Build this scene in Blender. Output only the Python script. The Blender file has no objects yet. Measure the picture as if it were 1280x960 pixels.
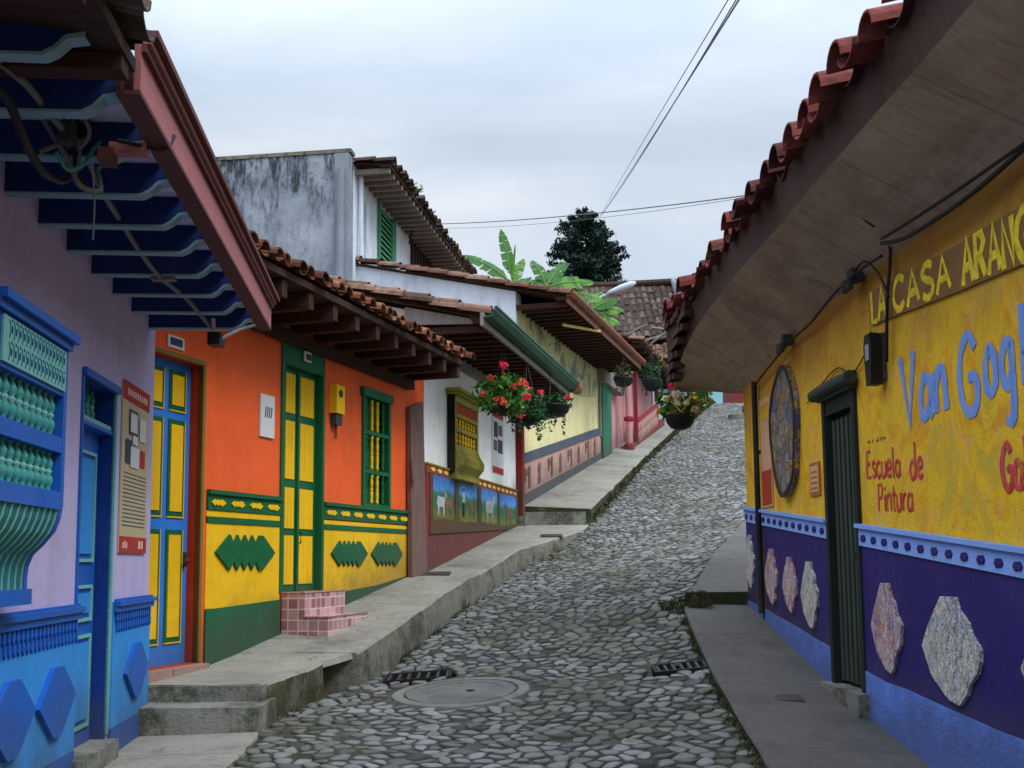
import bpy, math, random
from math import sin, cos, pi, hypot, radians, sqrt, floor
from mathutils import Vector, noise
random.seed(7)
R = random.random
U = random.uniform
scn = bpy.context.scene
COL = scn.collection

# ------------------------------------------------------------------ camera
PIT, ROLL, FL = radians(6.3), 0.0087, 1400.0
PPV = 702 - FL*math.tan(PIT)
def px(u, v, Y):
    """a point at distance Y ahead of the camera, in the direction of photograph pixel u,v"""
    a0 = (u-640)/FL; b0 = (PPV-v)/FL
    a = a0*cos(ROLL)+b0*sin(ROLL); b = -a0*sin(ROLL)+b0*cos(ROLL)
    y = cos(PIT)-b*sin(PIT); z = sin(PIT)+b*cos(PIT)
    return (a/y*Y, Y, z/y*Y)
cam = bpy.data.cameras.new('camera'); co = bpy.data.objects.new('camera', cam); COL.objects.link(co)
from mathutils import Matrix
co.matrix_world = Matrix.Rotation(pi/2+PIT, 4, 'X') @ Matrix.Rotation(-ROLL, 4, 'Z')
cam.sensor_width = 36; cam.lens = 36*FL/1280; cam.shift_y = (PPV-480)/1280
cam.clip_start = 0.05; cam.clip_end = 2000
scn.camera = co

# ------------------------------------------------------------------ materials
def H(h, gain=1.0):
    h = h.lstrip('#'); o = []
    for i in (0, 2, 4):
        x = int(h[i:i+2], 16)/255
        x = x/12.92 if x <= .04045 else ((x+.055)/1.055)**2.4
        o.append(min(.95, x*gain))
    return (*o, 1)
class NT:
    def __init__(s, name):
        s.m = bpy.data.materials.new(name); s.m.use_nodes = True; s.t = s.m.node_tree; s.n = s.t.nodes; s.l = s.t.links
        s.b = s.n['Principled BSDF']
        s.pos = s.n.new('ShaderNodeNewGeometry').outputs['Position']
    def new(s, t, **k):
        n = s.n.new(t)
        for a, b in k.items(): setattr(n, a, b)
        return n
    def inp(s, sock, v):
        if isinstance(v, bpy.types.NodeSocket): s.l.new(v, sock)
        else: sock.default_value = v
    def scale(s, v):
        n = s.new('ShaderNodeVectorMath', operation='MULTIPLY'); s.l.new(s.pos, n.inputs[0]); n.inputs[1].default_value = v; return n.outputs[0]
    def noise(s, sc, det=5, vec=None, rough=.6, dist=0):
        n = s.new('ShaderNodeTexNoise'); s.l.new(vec or s.pos, n.inputs['Vector']); n.inputs['Scale'].default_value = sc
        n.inputs['Detail'].default_value = det; n.inputs['Roughness'].default_value = rough; n.inputs['Distortion'].default_value = dist
        return n.outputs['Fac']
    def vor(s, sc, vec=None, out='Distance', feature='F1'):
        n = s.new('ShaderNodeTexVoronoi', feature=feature); s.l.new(vec or s.pos, n.inputs['Vector']); n.inputs['Scale'].default_value = sc
        return n.outputs[out]
    def ramp(s, f, stops, interp='LINEAR'):
        n = s.new('ShaderNodeValToRGB'); s.inp(n.inputs[0], f); r = n.color_ramp; r.interpolation = interp
        while len(r.elements) < len(stops): r.elements.new(.5)
        for e, (p, c) in zip(r.elements, stops): e.position = p; e.color = c if len(c) == 4 else (*c, 1)
        return n.outputs['Color']
    def bw(s, f, a, b, va=0, vb=1):
        n = s.new('ShaderNodeMapRange'); s.inp(n.inputs[0], f)
        for i, v in enumerate((a, b, va, vb)): n.inputs[i+1].default_value = v
        return n.outputs[0]
    def mix(s, f, a, b, mode='MIX'):
        n = s.new('ShaderNodeMix', data_type='RGBA', blend_type=mode)
        s.inp(n.inputs['Factor'], f); s.inp(n.inputs[6], a); s.inp(n.inputs[7], b); return n.outputs[2]
    def math(s, op, a, b=0):
        n = s.new('ShaderNodeMath', operation=op); s.inp(n.inputs[0], a); s.inp(n.inputs[1], b); return n.outputs[0]
    def bump(s, h, st=.3, dist=.02):
        n = s.new('ShaderNodeBump'); n.inputs['Strength'].default_value = st; n.inputs['Distance'].default_value = dist
        s.inp(n.inputs['Height'], h); s.l.new(n.outputs[0], s.b.inputs['Normal'])
    def fin(s, col, rough=.85, spec=.3):
        s.inp(s.b.inputs['Base Color'], col); s.inp(s.b.inputs['Roughness'], rough); s.b.inputs['Specular IOR Level'].default_value = spec
        return s.m
def k(c, f): return (c[0]*f, c[1]*f, c[2]*f, 1)
CACHE = {}
def paint(name, hexc, gain=1.0, var=.14, vs=2.2, streak=.22, bump=.25, rough=.8, spec=.25, dirt=None, wear=None, grain=40, grime=.55):
    if name in CACHE: return CACHE[name]
    t = NT(name); c = H(hexc, gain)
    col = t.ramp(t.noise(vs, 6), [(.25, k(c, 1-var)), (.5, c), (.75, k(c, 1+var*.6))])
    if streak:
        f = t.bw(t.noise(3, 6, t.scale((2.2, 2.2, .35))), .45, .75, 0, streak)
        col = t.mix(f, col, k((c[0]*.5+.02, c[1]*.5+.02, c[2]*.5+.02), .8))
    if dirt:
        f = t.bw(t.noise(1.3, 8, rough=.7), .52, .72, 0, dirt); col = t.mix(f, col, H('#4c453a'))
    col = t.mix(t.bw(t.noise(1, 4, t.scale((5, 5, 70))), .4, .7, 0, .22*min(1, var*8)), col, k(c, .72))
    col = t.mix(t.bw(t.noise(.8, 7, rough=.7), .5, .66, 0, .16), col, (c[0]*.8+.12, c[1]*.8+.12, c[2]*.8+.12, 1))
    if grime:
        sp = t.new('ShaderNodeSeparateXYZ'); t.l.new(t.pos, sp.inputs[0])
        base = t.bw(sp.outputs[1], 8, 35, -1.12, 4.2)
        h = t.math('SUBTRACT', sp.outputs[2], base)
        h = t.math('ADD', h, t.math('MULTIPLY', t.math('SUBTRACT', t.noise(2.4, 7, rough=.7), .5), 1.1))
        col = t.mix(t.bw(h, .05, .5, grime, 0), col, H('#4a463c'))
        chips = t.math('MULTIPLY', t.bw(t.noise(17, 8, rough=.8), .655, .675, 0, 1), t.bw(t.noise(1.6, 4), .5, .6, 0, .8))
        if 'plaster' in name or 'wall' in name:
            n3 = t.new('ShaderNodeTexNoise'); n3.inputs['Scale'].default_value = 1.8; n3.inputs['Detail'].default_value = 5; t.l.new(t.pos, n3.inputs['Vector'])
            v3 = t.new('ShaderNodeVectorMath', operation='ADD'); t.l.new(t.scale((1, 1, .7)), v3.inputs[0]); t.l.new(n3.outputs['Color'], v3.inputs[1])
            col = t.mix(t.math('MULTIPLY', t.bw(t.vor(.9, v3.outputs[0], feature='DISTANCE_TO_EDGE'), 0, .004, .45, 0), t.bw(t.noise(.9, 4), .48, .56)), col, k(c, .35))
        col = t.mix(chips, col, H('#8c8678') if c[0]+c[1]+c[2] < 1.2 else H('#6c6458'))
    t.bump(t.math('ADD', t.noise(grain, 5), t.math('MULTIPLY', t.noise(5, 4), 2.5)), bump, .012)
    CACHE[name] = t.fin(col, rough, spec); return CACHE[name]
def wood(name, hexc, gain=1.0, var=.4, rough=.8, sc=(14, 14, 1.2), spec=.25):
    if name in CACHE: return CACHE[name]
    t = NT(name); c = H(hexc, gain)
    g = t.noise(2.2, 7, t.scale(sc), .65, .6)
    col = t.ramp(g, [(.3, k(c, 1-var)), (.55, c), (.8, k(c, 1+var*.7))])
    t.bump(g, .35, .01); CACHE[name] = t.fin(col, rough, spec); return CACHE[name]
def tilemat(name, c1, c2, c3, gain=1.0):
    t = NT(name)
    a = t.new('ShaderNodeAttribute', attribute_name='rnd').outputs['Fac']
    col = t.ramp(a, [(0, H(c1, gain)), (.5, H(c2, gain)), (1, H(c3, gain))])
    col = t.mix(t.bw(t.noise(5, 8, rough=.75), .46, .66, 0, .85), col, H('#2a2620'))
    col = t.mix(t.bw(t.noise(2.3, 7, rough=.7), .56, .68, 0, .5), col, H('#55552f'))
    col = t.mix(t.bw(t.noise(16, 6), .6, .7, 0, .5), col, H('#8f8878', .7))
    t.bump(t.noise(50, 5), .35, .01)
    return t.fin(col, .9, .2)
GN = 1.22
M = {}
M['lav'] = paint('lavender_plaster', '#b0a6cc', GN*1.08, .12, 1.5, .25, .2)
M['ltblue'] = paint('light_blue_paint', '#2f86cf', GN*1.0, .10, 2, .15, .15)
M['blue'] = paint('blue_paint', '#1758b0', GN*1.0, .12, 3, .15, .1, .55)
M['dkblue'] = paint('dark_blue_paint', '#0b3a8a', GN*.9, .12, 3, .15, .1, .6)
M['beamblue'] = paint('beam_blue_paint', '#142c66', GN*.9, .2, 3, .1, .1, .7)
M['teal'] = paint('teal_paint', '#3d908c', GN*1.0, .12, 3, .15, .1, .6)
M['tealdk'] = paint('dark_teal_paint', '#1f6e70', GN, .15, 3, .1, .1, .6)
M['teallt'] = paint('pale_teal_paint', '#6fb0ac', GN*1.0, .12, 3, .1, .1, .6)
M['trimgrey'] = paint('pale_grey_teal', '#7f9fae', GN*.9, .15, 3, .1, .1, .6)
M['ceil'] = paint('pale_ceiling_board', '#ccc8dc', GN*1.1, .15, 2, .1, .2)
M['fasc'] = paint('rose_brown_fascia', '#9a5f60', GN, .12, 3, .25, .15, .7)
M['fascdk'] = paint('dark_rose_brown', '#5a3434', GN, .15, 3, .2, .15, .8)
M['orange'] = paint('orange_plaster', '#dc5a26', GN*1.08, .15, 1.1, .24, .25)
M['orangedk'] = paint('red_orange_reveal', '#a8300f', GN, .1, 3, .1, .2)
M['yellow'] = paint('yellow_paint', '#dcae10', GN*1.05, .13, 2, .2, .2)
M['green'] = paint('green_paint', '#0b5c34', GN*.95, .12, 2.5, .15, .15, .6)
M['greenlow'] = paint('green_base_paint', '#155e3c', GN*.95, .12, 1.5, .2, .3)
M['olive'] = paint('olive_trim', '#6f6a2c', GN, .12, 3)
M['doorblue'] = paint('door_blue_paint', '#2e70c4', GN*1.1, .1, 3, .1, .08, .5)
M['white'] = paint('white_plaster', '#dde1e8', GN*1.05, .07, 1.3, .18, .25, dirt=.25)
M['whiteup'] = paint('white_upper_plaster', '#c8d2de', GN, .08, 1.0, .45, .25, dirt=.35)
M['maroon'] = paint('maroon_plaster', '#7c2e34', GN, .14, 1.6, .25, .4, dirt=.4)
M['redpost'] = paint('red_brown_post', '#7a1f1a', GN, .12, 3)
M['mustard'] = paint('mustard_paint', '#8c8434', GN, .14, 3)
M['bandorange'] = paint('brown_band', '#8c4a1c', GN, .14, 3)
M['cream'] = paint('cream_ornament', '#e8c078', GN, .1, 3)
M['goldy'] = paint('gold_baluster', '#d8b030', GN, .1, 3)
M['paleyel'] = paint('pale_yellow_plaster', '#d8cf9c', GN*1.05, .09, 1.2, .3, .25, dirt=.45)
M['pinkpan'] = paint('pink_panel', '#b68e84', GN, .1, 2)
M['greytrim'] = paint('blue_grey_trim', '#4d5662', GN, .14, 2)
M['orn'] = paint('dark_relief', '#6a584e', GN, .2, 6)
M['pillar'] = paint('green_pillar', '#2f6e56', GN, .12, 3)
M['pink'] = paint('pink_plaster', '#c08c8c', GN, .1, 1.5, .2, .2, dirt=.2)
M['redtrim'] = paint('crimson_paint', '#8c2a3a', GN, .12, 3)
M['plinth'] = paint('dark_pink_plinth', '#7a3038', GN, .2, 4)
M['skyblue'] = paint('pale_blue_plaster', '#7fb0bc', GN, .1, 2)
M['greengut'] = paint('green_gutter', '#145038', GN*.9, .12, 2, .2, .1, .5)
M['browngut'] = paint('brown_gutter', '#84503e', GN, .15, 2, .3, .1, .6)
M['purple'] = paint('deep_purple_paint', '#281e68', GN*.95, .10, 1.6, .12, .25, .6)
M['ltbase'] = paint('mid_blue_base', '#5a80d8', GN*1.1, .14, 2.4, .2, .5, dirt=.2)
M['bandblue'] = paint('pale_blue_band', '#7a9cdc', GN*1.1, .08, 2)
M['doordk'] = wood('dark_green_wood', '#222a26', GN*.95, .45)
M['doorlt'] = wood('green_slat_wood', '#36423a', GN, .4)
M['wooddk'] = wood('dark_rafter_wood', '#3c241c', GN, .4, sc=(3, 3, 9))
M['woodbr'] = wood('dark_brown_board', '#3c2a24', GN, .4, sc=(2, 8, 8))
M['plank'] = wood('weathered_plank', '#6e5650', GN, .35)
M['greywood'] = wood('grey_weathered_wood', '#7f7a76', GN, .3)
M['black'] = paint('black_plastic', '#16171a', GN, .2, 4, 0, .1, .5)
M['cable'] = paint('grey_cable', '#66686c', GN, .2, 4, 0, .1, .6)
M['iron'] = paint('dark_iron', '#3a3c3c', GN, .3, 8, 0, .5, .6)
M['grate'] = paint('black_grate_iron', '#222425', 1, .3, 8, 0, .4, .6, grime=0)
M['dark'] = paint('dark_interior', '#15140f', .8, .2, 2, 0, .1)
M['lampwh'] = paint('lamp_head_white', '#b4c0d0', GN, .05, 4, 0, .05, .4)
M['terracotta'] = paint('terracotta', '#8a4632', GN, .2, 8)
def m_letter(name, hexc, wallc):
    t = NT(name); c = H(hexc, GN*1.15)
    col = t.ramp(t.noise(12, 6, t.scale((1, 1, .4)), .7), [(.3, k(c, .75)), (.5, c), (.7, (c[0]*.75+.12, c[1]*.75+.12, c[2]*.75+.12, 1))])
    col = t.mix(t.bw(t.noise(22, 7, t.scale((1, 1, .35)), .75), .52, .66, 0, .75), col, H(wallc, GN))
    t.bump(t.noise(40, 5), .3, .01); return t.fin(col, .8)
M['redpaint'] = m_letter('red_lettering', '#b03034', '#b8842c'); M['bluepaint'] = m_letter('blue_lettering', '#6488cc', '#a8a060')
M['goldletter'] = paint('carved_gold_letter', '#c8b028', GN*1.25, .5, 18, .3, .6)
M['paper'] = paint('pale_paper', '#c8cac8', GN, .05, 3, 0, .05)
M['posterbody'] = paint('poster_beige', '#b5a684', GN, .08, 6, 0, .05)
M['posterred'] = paint('poster_red', '#a5302a', GN, .08, 6, 0, .05)
M['posterink'] = paint('poster_ink', '#41415a', GN, .2, 6, 0, .05)
M['petal'] = paint('pink_petal', '#e2365c', 1.3, .2, 30, 0, .05)
M['petal2'] = paint('coral_petal', '#e06850', 1.3, .2, 30, 0, .05)
M['petal3'] = paint('white_petal', '#e8dcc0', 1.2, .2, 30, 0, .05)
M['leaf'] = paint('green_leaf', '#4f8a34', 1.0, .35, 12, 0, .1, .5)
M['leaf2'] = paint('dark_green_leaf', '#2c5a30', 1.0, .35, 12, 0, .1, .5)
M['leaf3'] = paint('yellow_green_leaf', '#a8902c', 1.0, .35, 12, 0, .1, .5)
M['conifer'] = paint('conifer_foliage', '#2b443a', .95, .4, 1.5, 0, .2)
M['conifer2'] = paint('conifer_foliage_dark', '#1b2f2a', .9, .4, 1.5, 0, .2)
M['bark'] = wood('bark', '#3c3026', 1, .4)
M['banana'] = paint('banana_leaf', '#44783a', 1.0, .3, 3, 0, .15, .45)
M['banana2'] = paint('banana_leaf_bright', '#689a3a', .95, .3, 3, 0, .15, .45)

def m_graywall():
    t = NT('stained_grey_render')
    a = t.ramp(t.noise(.9, 8, rough=.65), [(.25, H('#5c6672', GN)), (.5, H('#88929e', GN)), (.78, H('#a8b2be', GN))])
    s = t.bw(t.noise(1.6, 8, t.scale((2.6, 2.6, .7)), .75), .47, .62, 0, .95)
    n = t.new('ShaderNodeSeparateXYZ'); t.l.new(t.pos, n.inputs[0])
    top = t.bw(n.outputs[2], 5.8, 7.5, .35, 1.6)
    a = t.mix(t.math('MULTIPLY', s, top), a, H('#3a4048'))
    a = t.mix(t.bw(t.noise(7, 7, rough=.75), .58, .66, 0, .7), a, H('#49505a'))
    t.bump(t.noise(20, 6), .4, .02); return t.fin(a, .9)
M['graywall'] = m_graywall()
def m_mural():
    t = NT('painted_yellow_wall')
    v = t.scale((1, 1, .8))
    c = t.ramp(t.noise(2.3, 5, v, .6, 1.4), [(.28, H('#c4861c', GN)), (.42, H('#d49c18', GN)), (.52, H('#e0b41e', GN)), (.62, H('#cca42c', GN)), (.78, H('#b4ae3c', GN))])
    c = t.mix(t.bw(t.noise(2.6, 5, t.scale((1.3, 1.3, .9)), .65, 2), .54, .64, 0, .55), c, H('#d49c60', GN))
    c = t.mix(t.bw(t.noise(3.3, 5, t.scale((.8, .8, 1.3)), .6, 1), .58, .68, 0, .4), c, H('#c4b43c', GN))
    c = t.mix(t.bw(t.noise(2.1, 6, t.scale((1.1, 1.1, 1.7)), .7, 2), .6, .68, 0, .6), c, H('#cc6a2c', GN))
    c = t.mix(t.bw(t.noise(5.1, 6, t.scale((1, 1, 2.2)), .7, 2), .64, .7, 0, .3), c, H('#9a8a6a', GN))
    c = t.mix(t.bw(t.noise(26, 7, t.scale((1, 1, .3)), .7), .5, .75, 0, .25), c, H('#8a6a1c', GN))
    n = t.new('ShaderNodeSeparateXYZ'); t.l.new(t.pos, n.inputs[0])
    c = t.mix(t.bw(t.math('ADD', n.outputs[2], t.math('MULTIPLY', t.noise(2, 5), .6)), 1.45, 2.2, 0, .8), c, H('#7e4e24', 1.0))  # browner towards the top: shade under the soffit painted into the wall colour
    t.bump(t.math('ADD', t.noise(14, 6), t.noise(50, 4)), .45, .014); return t.fin(c, .75, .3)
M['mural'] = m_mural()
def m_concrete(name, c1, c2, moss=.3, mosslo=.55, wet=0):
    t = NT(name)
    a = t.ramp(t.noise(1.3, 9, rough=.7), [(.3, H(c1, GN*.85)), (.5, H(c2, GN*.9)), (.62, H(c2, GN)), (.8, k(H(c2, GN), 1.25))])
    a = t.mix(t.bw(t.noise(13, 8, rough=.75), .52, .7, 0, .5), a, k(H(c1, GN), .5))
    a = t.mix(t.bw(t.noise(4, 8, t.scale((1, 1, .4)), .75, 1), .56, .66, 0, .5), a, k(H(c1, GN), .4))
    cv = t.new('ShaderNodeVectorMath', operation='ADD'); t.l.new(t.pos, cv.inputs[0]); nn = t.new('ShaderNodeTexNoise'); nn.inputs['Scale'].default_value = 2.5; nn.inputs['Detail'].default_value = 6; t.l.new(t.pos, nn.inputs['Vector']); t.l.new(nn.outputs['Color'], cv.inputs[1])
    a = t.mix(t.math('MULTIPLY', t.bw(t.vor(.45, cv.outputs[0], feature='DISTANCE_TO_EDGE'), .0, .005, .7, 0), t.bw(t.noise(1.1, 4), .45, .55)), a, H('#24241e'))
    sj = t.new('ShaderNodeSeparateXYZ'); t.l.new(t.pos, sj.inputs[0]); jy = t.math('ADD', t.math('MULTIPLY', sj.outputs[1], .62), t.math('MULTIPLY', t.noise(1.5, 5), .05))
    a = t.mix(t.bw(t.math('ABSOLUTE', t.math('SUBTRACT', t.math('FRACT', jy), .5)), 0, .008, .75, 0), a, H('#26261f'))
    a = t.mix(t.bw(t.noise(.7, 5, rough=.6), .42, .6, .0, .3), a, k(H(c2, GN), 1.35))
    a = t.mix(t.bw(t.noise(1.7, 9, rough=.8), mosslo, mosslo+.1, 0, moss), a, H('#363c1c', .9))
    a = t.mix(t.bw(t.noise(6, 6, rough=.8), .62, .68, 0, moss*.8), a, H('#565c24', .9))
    t.bump(t.math('ADD', t.noise(70, 5), t.math('MULTIPLY', t.noise(9, 8, rough=.7), 2.5)), .6, .018); return t.fin(a, .85)
M['pave'] = m_concrete('pavement_concrete', '#6a6a62', '#8e8d84', .3)
M['kerb'] = m_concrete('mossy_kerb_side', '#44463a', '#76756a', .8, .49)
M['kerbA'] = m_concrete('old_mossy_kerb_side', '#34362c', '#5c5b4e', .9, .44)
M['kerbmoss'] = m_concrete('green_mossy_kerb', '#3f4430', '#565a3c', 1, .36)
M['paver'] = m_concrete('dark_pavement_concrete', '#484746', '#5c5a58', .2)
M['step'] = m_concrete('step_concrete', '#5c5d58', '#80817a', .75, .47)
def m_street():
    t = NT('cobble_stone')
    a = t.new('ShaderNodeAttribute', attribute_name='rnd').outputs['Fac']
    c = t.ramp(a, [(0, H('#3a3b36', GN)), (.14, H('#525350', GN)), (.4, H('#6e6f6c', GN)), (.62, H('#7c7d7c', GN)), (.85, H('#8a8b8b', GN)), (1, H('#787262', GN))])
    c = t.mix(t.bw(t.noise(35, 7, rough=.7), .4, .75, 0, .5), c, H('#55565a'))
    c = t.mix(t.bw(t.noise(.8, 7, rough=.65), .46, .62, 0, .6), c, H('#4c4e3c'))
    t.bump(t.noise(70, 6), .4, .008); return t.fin(c, t.bw(t.noise(6, 4), .3, .7, .72, .92), .2)
M['cobble'] = m_street()
def m_mortar():
    t = NT('street_mortar')
    c = t.ramp(t.noise(8, 7, rough=.7), [(.3, H('#33352e')), (.55, H('#505149')), (.8, H('#68675c'))])
    c = t.mix(t.bw(t.noise(.9, 7, rough=.7), .5, .62, 0, .8), c, H('#333a1e'))
    t.bump(t.noise(50, 5), .6, .02); return t.fin(c, .9)
M['mortar'] = m_mortar()
def m_mosaic(name, cols, sc=48, st=.8, gain=1.15):
    t = NT(name)
    v = t.scale((1, 1, st)); r = t.vor(sc, v, out='Color'); n = t.new('ShaderNodeSeparateColor'); t.l.new(r, n.inputs[0])
    c = t.ramp(n.outputs[0], [(i/len(cols), H(c, GN*gain)) for i, c in enumerate(cols)], 'CONSTANT')
    c2 = t.ramp(t.noise(6, 5, t.scale((1, 1, .45)), dist=1.8), [(.36, H(cols[0], GN*gain)), (.46, H(cols[-1], GN*gain)), (.54, H(cols[1], GN*gain)), (.64, H(cols[2], GN*gain))])
    c = t.mix(.6, c, c2)
    c = t.mix(t.bw(t.noise(13, 7, rough=.75), .5, .68, 0, .55), c, H('#45423f'))
    e = t.bw(t.vor(sc, v, feature='DISTANCE_TO_EDGE'), 0, .07)
    c = t.mix(e, H('#4a4744'), c)
    t.bump(t.math('ADD', e, t.noise(30, 5)), .8, .012); return t.fin(c, .4, .5)
M['shell'] = m_mosaic('shard_mosaic_grey', ['#9aa4ae', '#d0c8b0', '#6c86b8', '#c08c44', '#a8aca8', '#5c6a98', '#dcdcd4'])
M['shell2'] = m_mosaic('shard_mosaic_violet', ['#94849c', '#cc9c74', '#6a60b0', '#c0884c', '#a0606c', '#6c7aa8', '#d0cce0'])
M['ovalm'] = m_mosaic('shard_mosaic_dark', ['#2c3036', '#4c5462', '#2c3f80', '#6e5a4a', '#3e4448', '#9a3030', '#8c94ac', '#a08840'], 12, .9)
def m_soffit():
    t = NT('soffit_render'); c = H('#8e8072', GN*1.3)
    col = t.ramp(t.noise(1.6, 9, t.scale((1.6, 1, 1.6)), .72, .5), [(.3, k(c, .6)), (.5, c), (.7, k(c, 1.25))])
    col = t.mix(t.bw(t.noise(4, 8, t.scale((1, 6, 1)), .7), .5, .7, 0, .55), col, k(c, .5))
    nn = t.new('ShaderNodeTexNoise'); nn.inputs['Scale'].default_value = 1.2; nn.inputs['Detail'].default_value = 5; t.l.new(t.pos, nn.inputs['Vector'])
    cv = t.new('ShaderNodeVectorMath', operation='ADD'); t.l.new(t.scale((.8, 1.1, .3)), cv.inputs[0]); t.l.new(nn.outputs['Color'], cv.inputs[1])
    col = t.mix(t.math('MULTIPLY', t.bw(t.vor(.55, cv.outputs[0], feature='DISTANCE_TO_EDGE'), 0, .005, .8, 0), t.bw(t.noise(1.3, 3), .5, .6)), col, k(c, .25))
    sj = t.new('ShaderNodeSeparateXYZ'); t.l.new(t.pos, sj.inputs[0])
    jn = t.bw(t.math('ABSOLUTE', t.math('SUBTRACT', t.math('FRACT', t.math('ADD', t.math('MULTIPLY', sj.outputs[1], .85), t.math('MULTIPLY', t.noise(2, 4), .08))), .5)), 0, .012, 1, 0)
    col = t.mix(t.math('MULTIPLY', jn, .25), col, k(c, .3))
    t.bump(t.math('ADD', t.noise(9, 8, t.scale((1, 4, 1)), .75), t.math('MULTIPLY', jn, -.8)), .8, .02); return t.fin(col, .95, .1)
M['soffit'] = m_soffit()
M['tileO'] = tilemat('orange_clay_tile', '#42261c', '#6c3c2a', '#94684e', GN)
M['tileR'] = tilemat('red_clay_tile', '#4a2224', '#6a2e2c', '#84453e', GN*.9)
M['tileD'] = tilemat('old_dark_tile', '#2e2926', '#463c38', '#665850', GN)
M['tileB'] = tilemat('brown_clay_tile', '#4c3830', '#6c4c40', '#8c7060', GN)
def m_scene(name):  # painted countryside panel: sky, trees and pasture
    t = NT(name)
    uv = t.new('ShaderNodeAttribute', attribute_name='puv').outputs['Vector']
    n = t.new('ShaderNodeSeparateXYZ'); t.l.new(uv, n.inputs[0])
    h = t.math('ADD', n.outputs[1], t.math('MULTIPLY', t.math('SUBTRACT', t.noise(4, 4), .5), .35))
    c = t.ramp(h, [(0, H('#54391c', GN)), (.16, H('#6a6a28', GN)), (.3, H('#4a6a34', GN)), (.45, H('#2c5c44', GN)), (.62, H('#2f6a58', GN)), (.72, H('#4a86c8', GN)), (1, H('#3a66b4', GN))])
    c = t.mix(t.bw(t.noise(14, 5), .45, .7, 0, .5), c, H('#2c4030', 1))
    return t.fin(c, .7)
M['scene'] = m_scene('painted_pasture')

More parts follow.
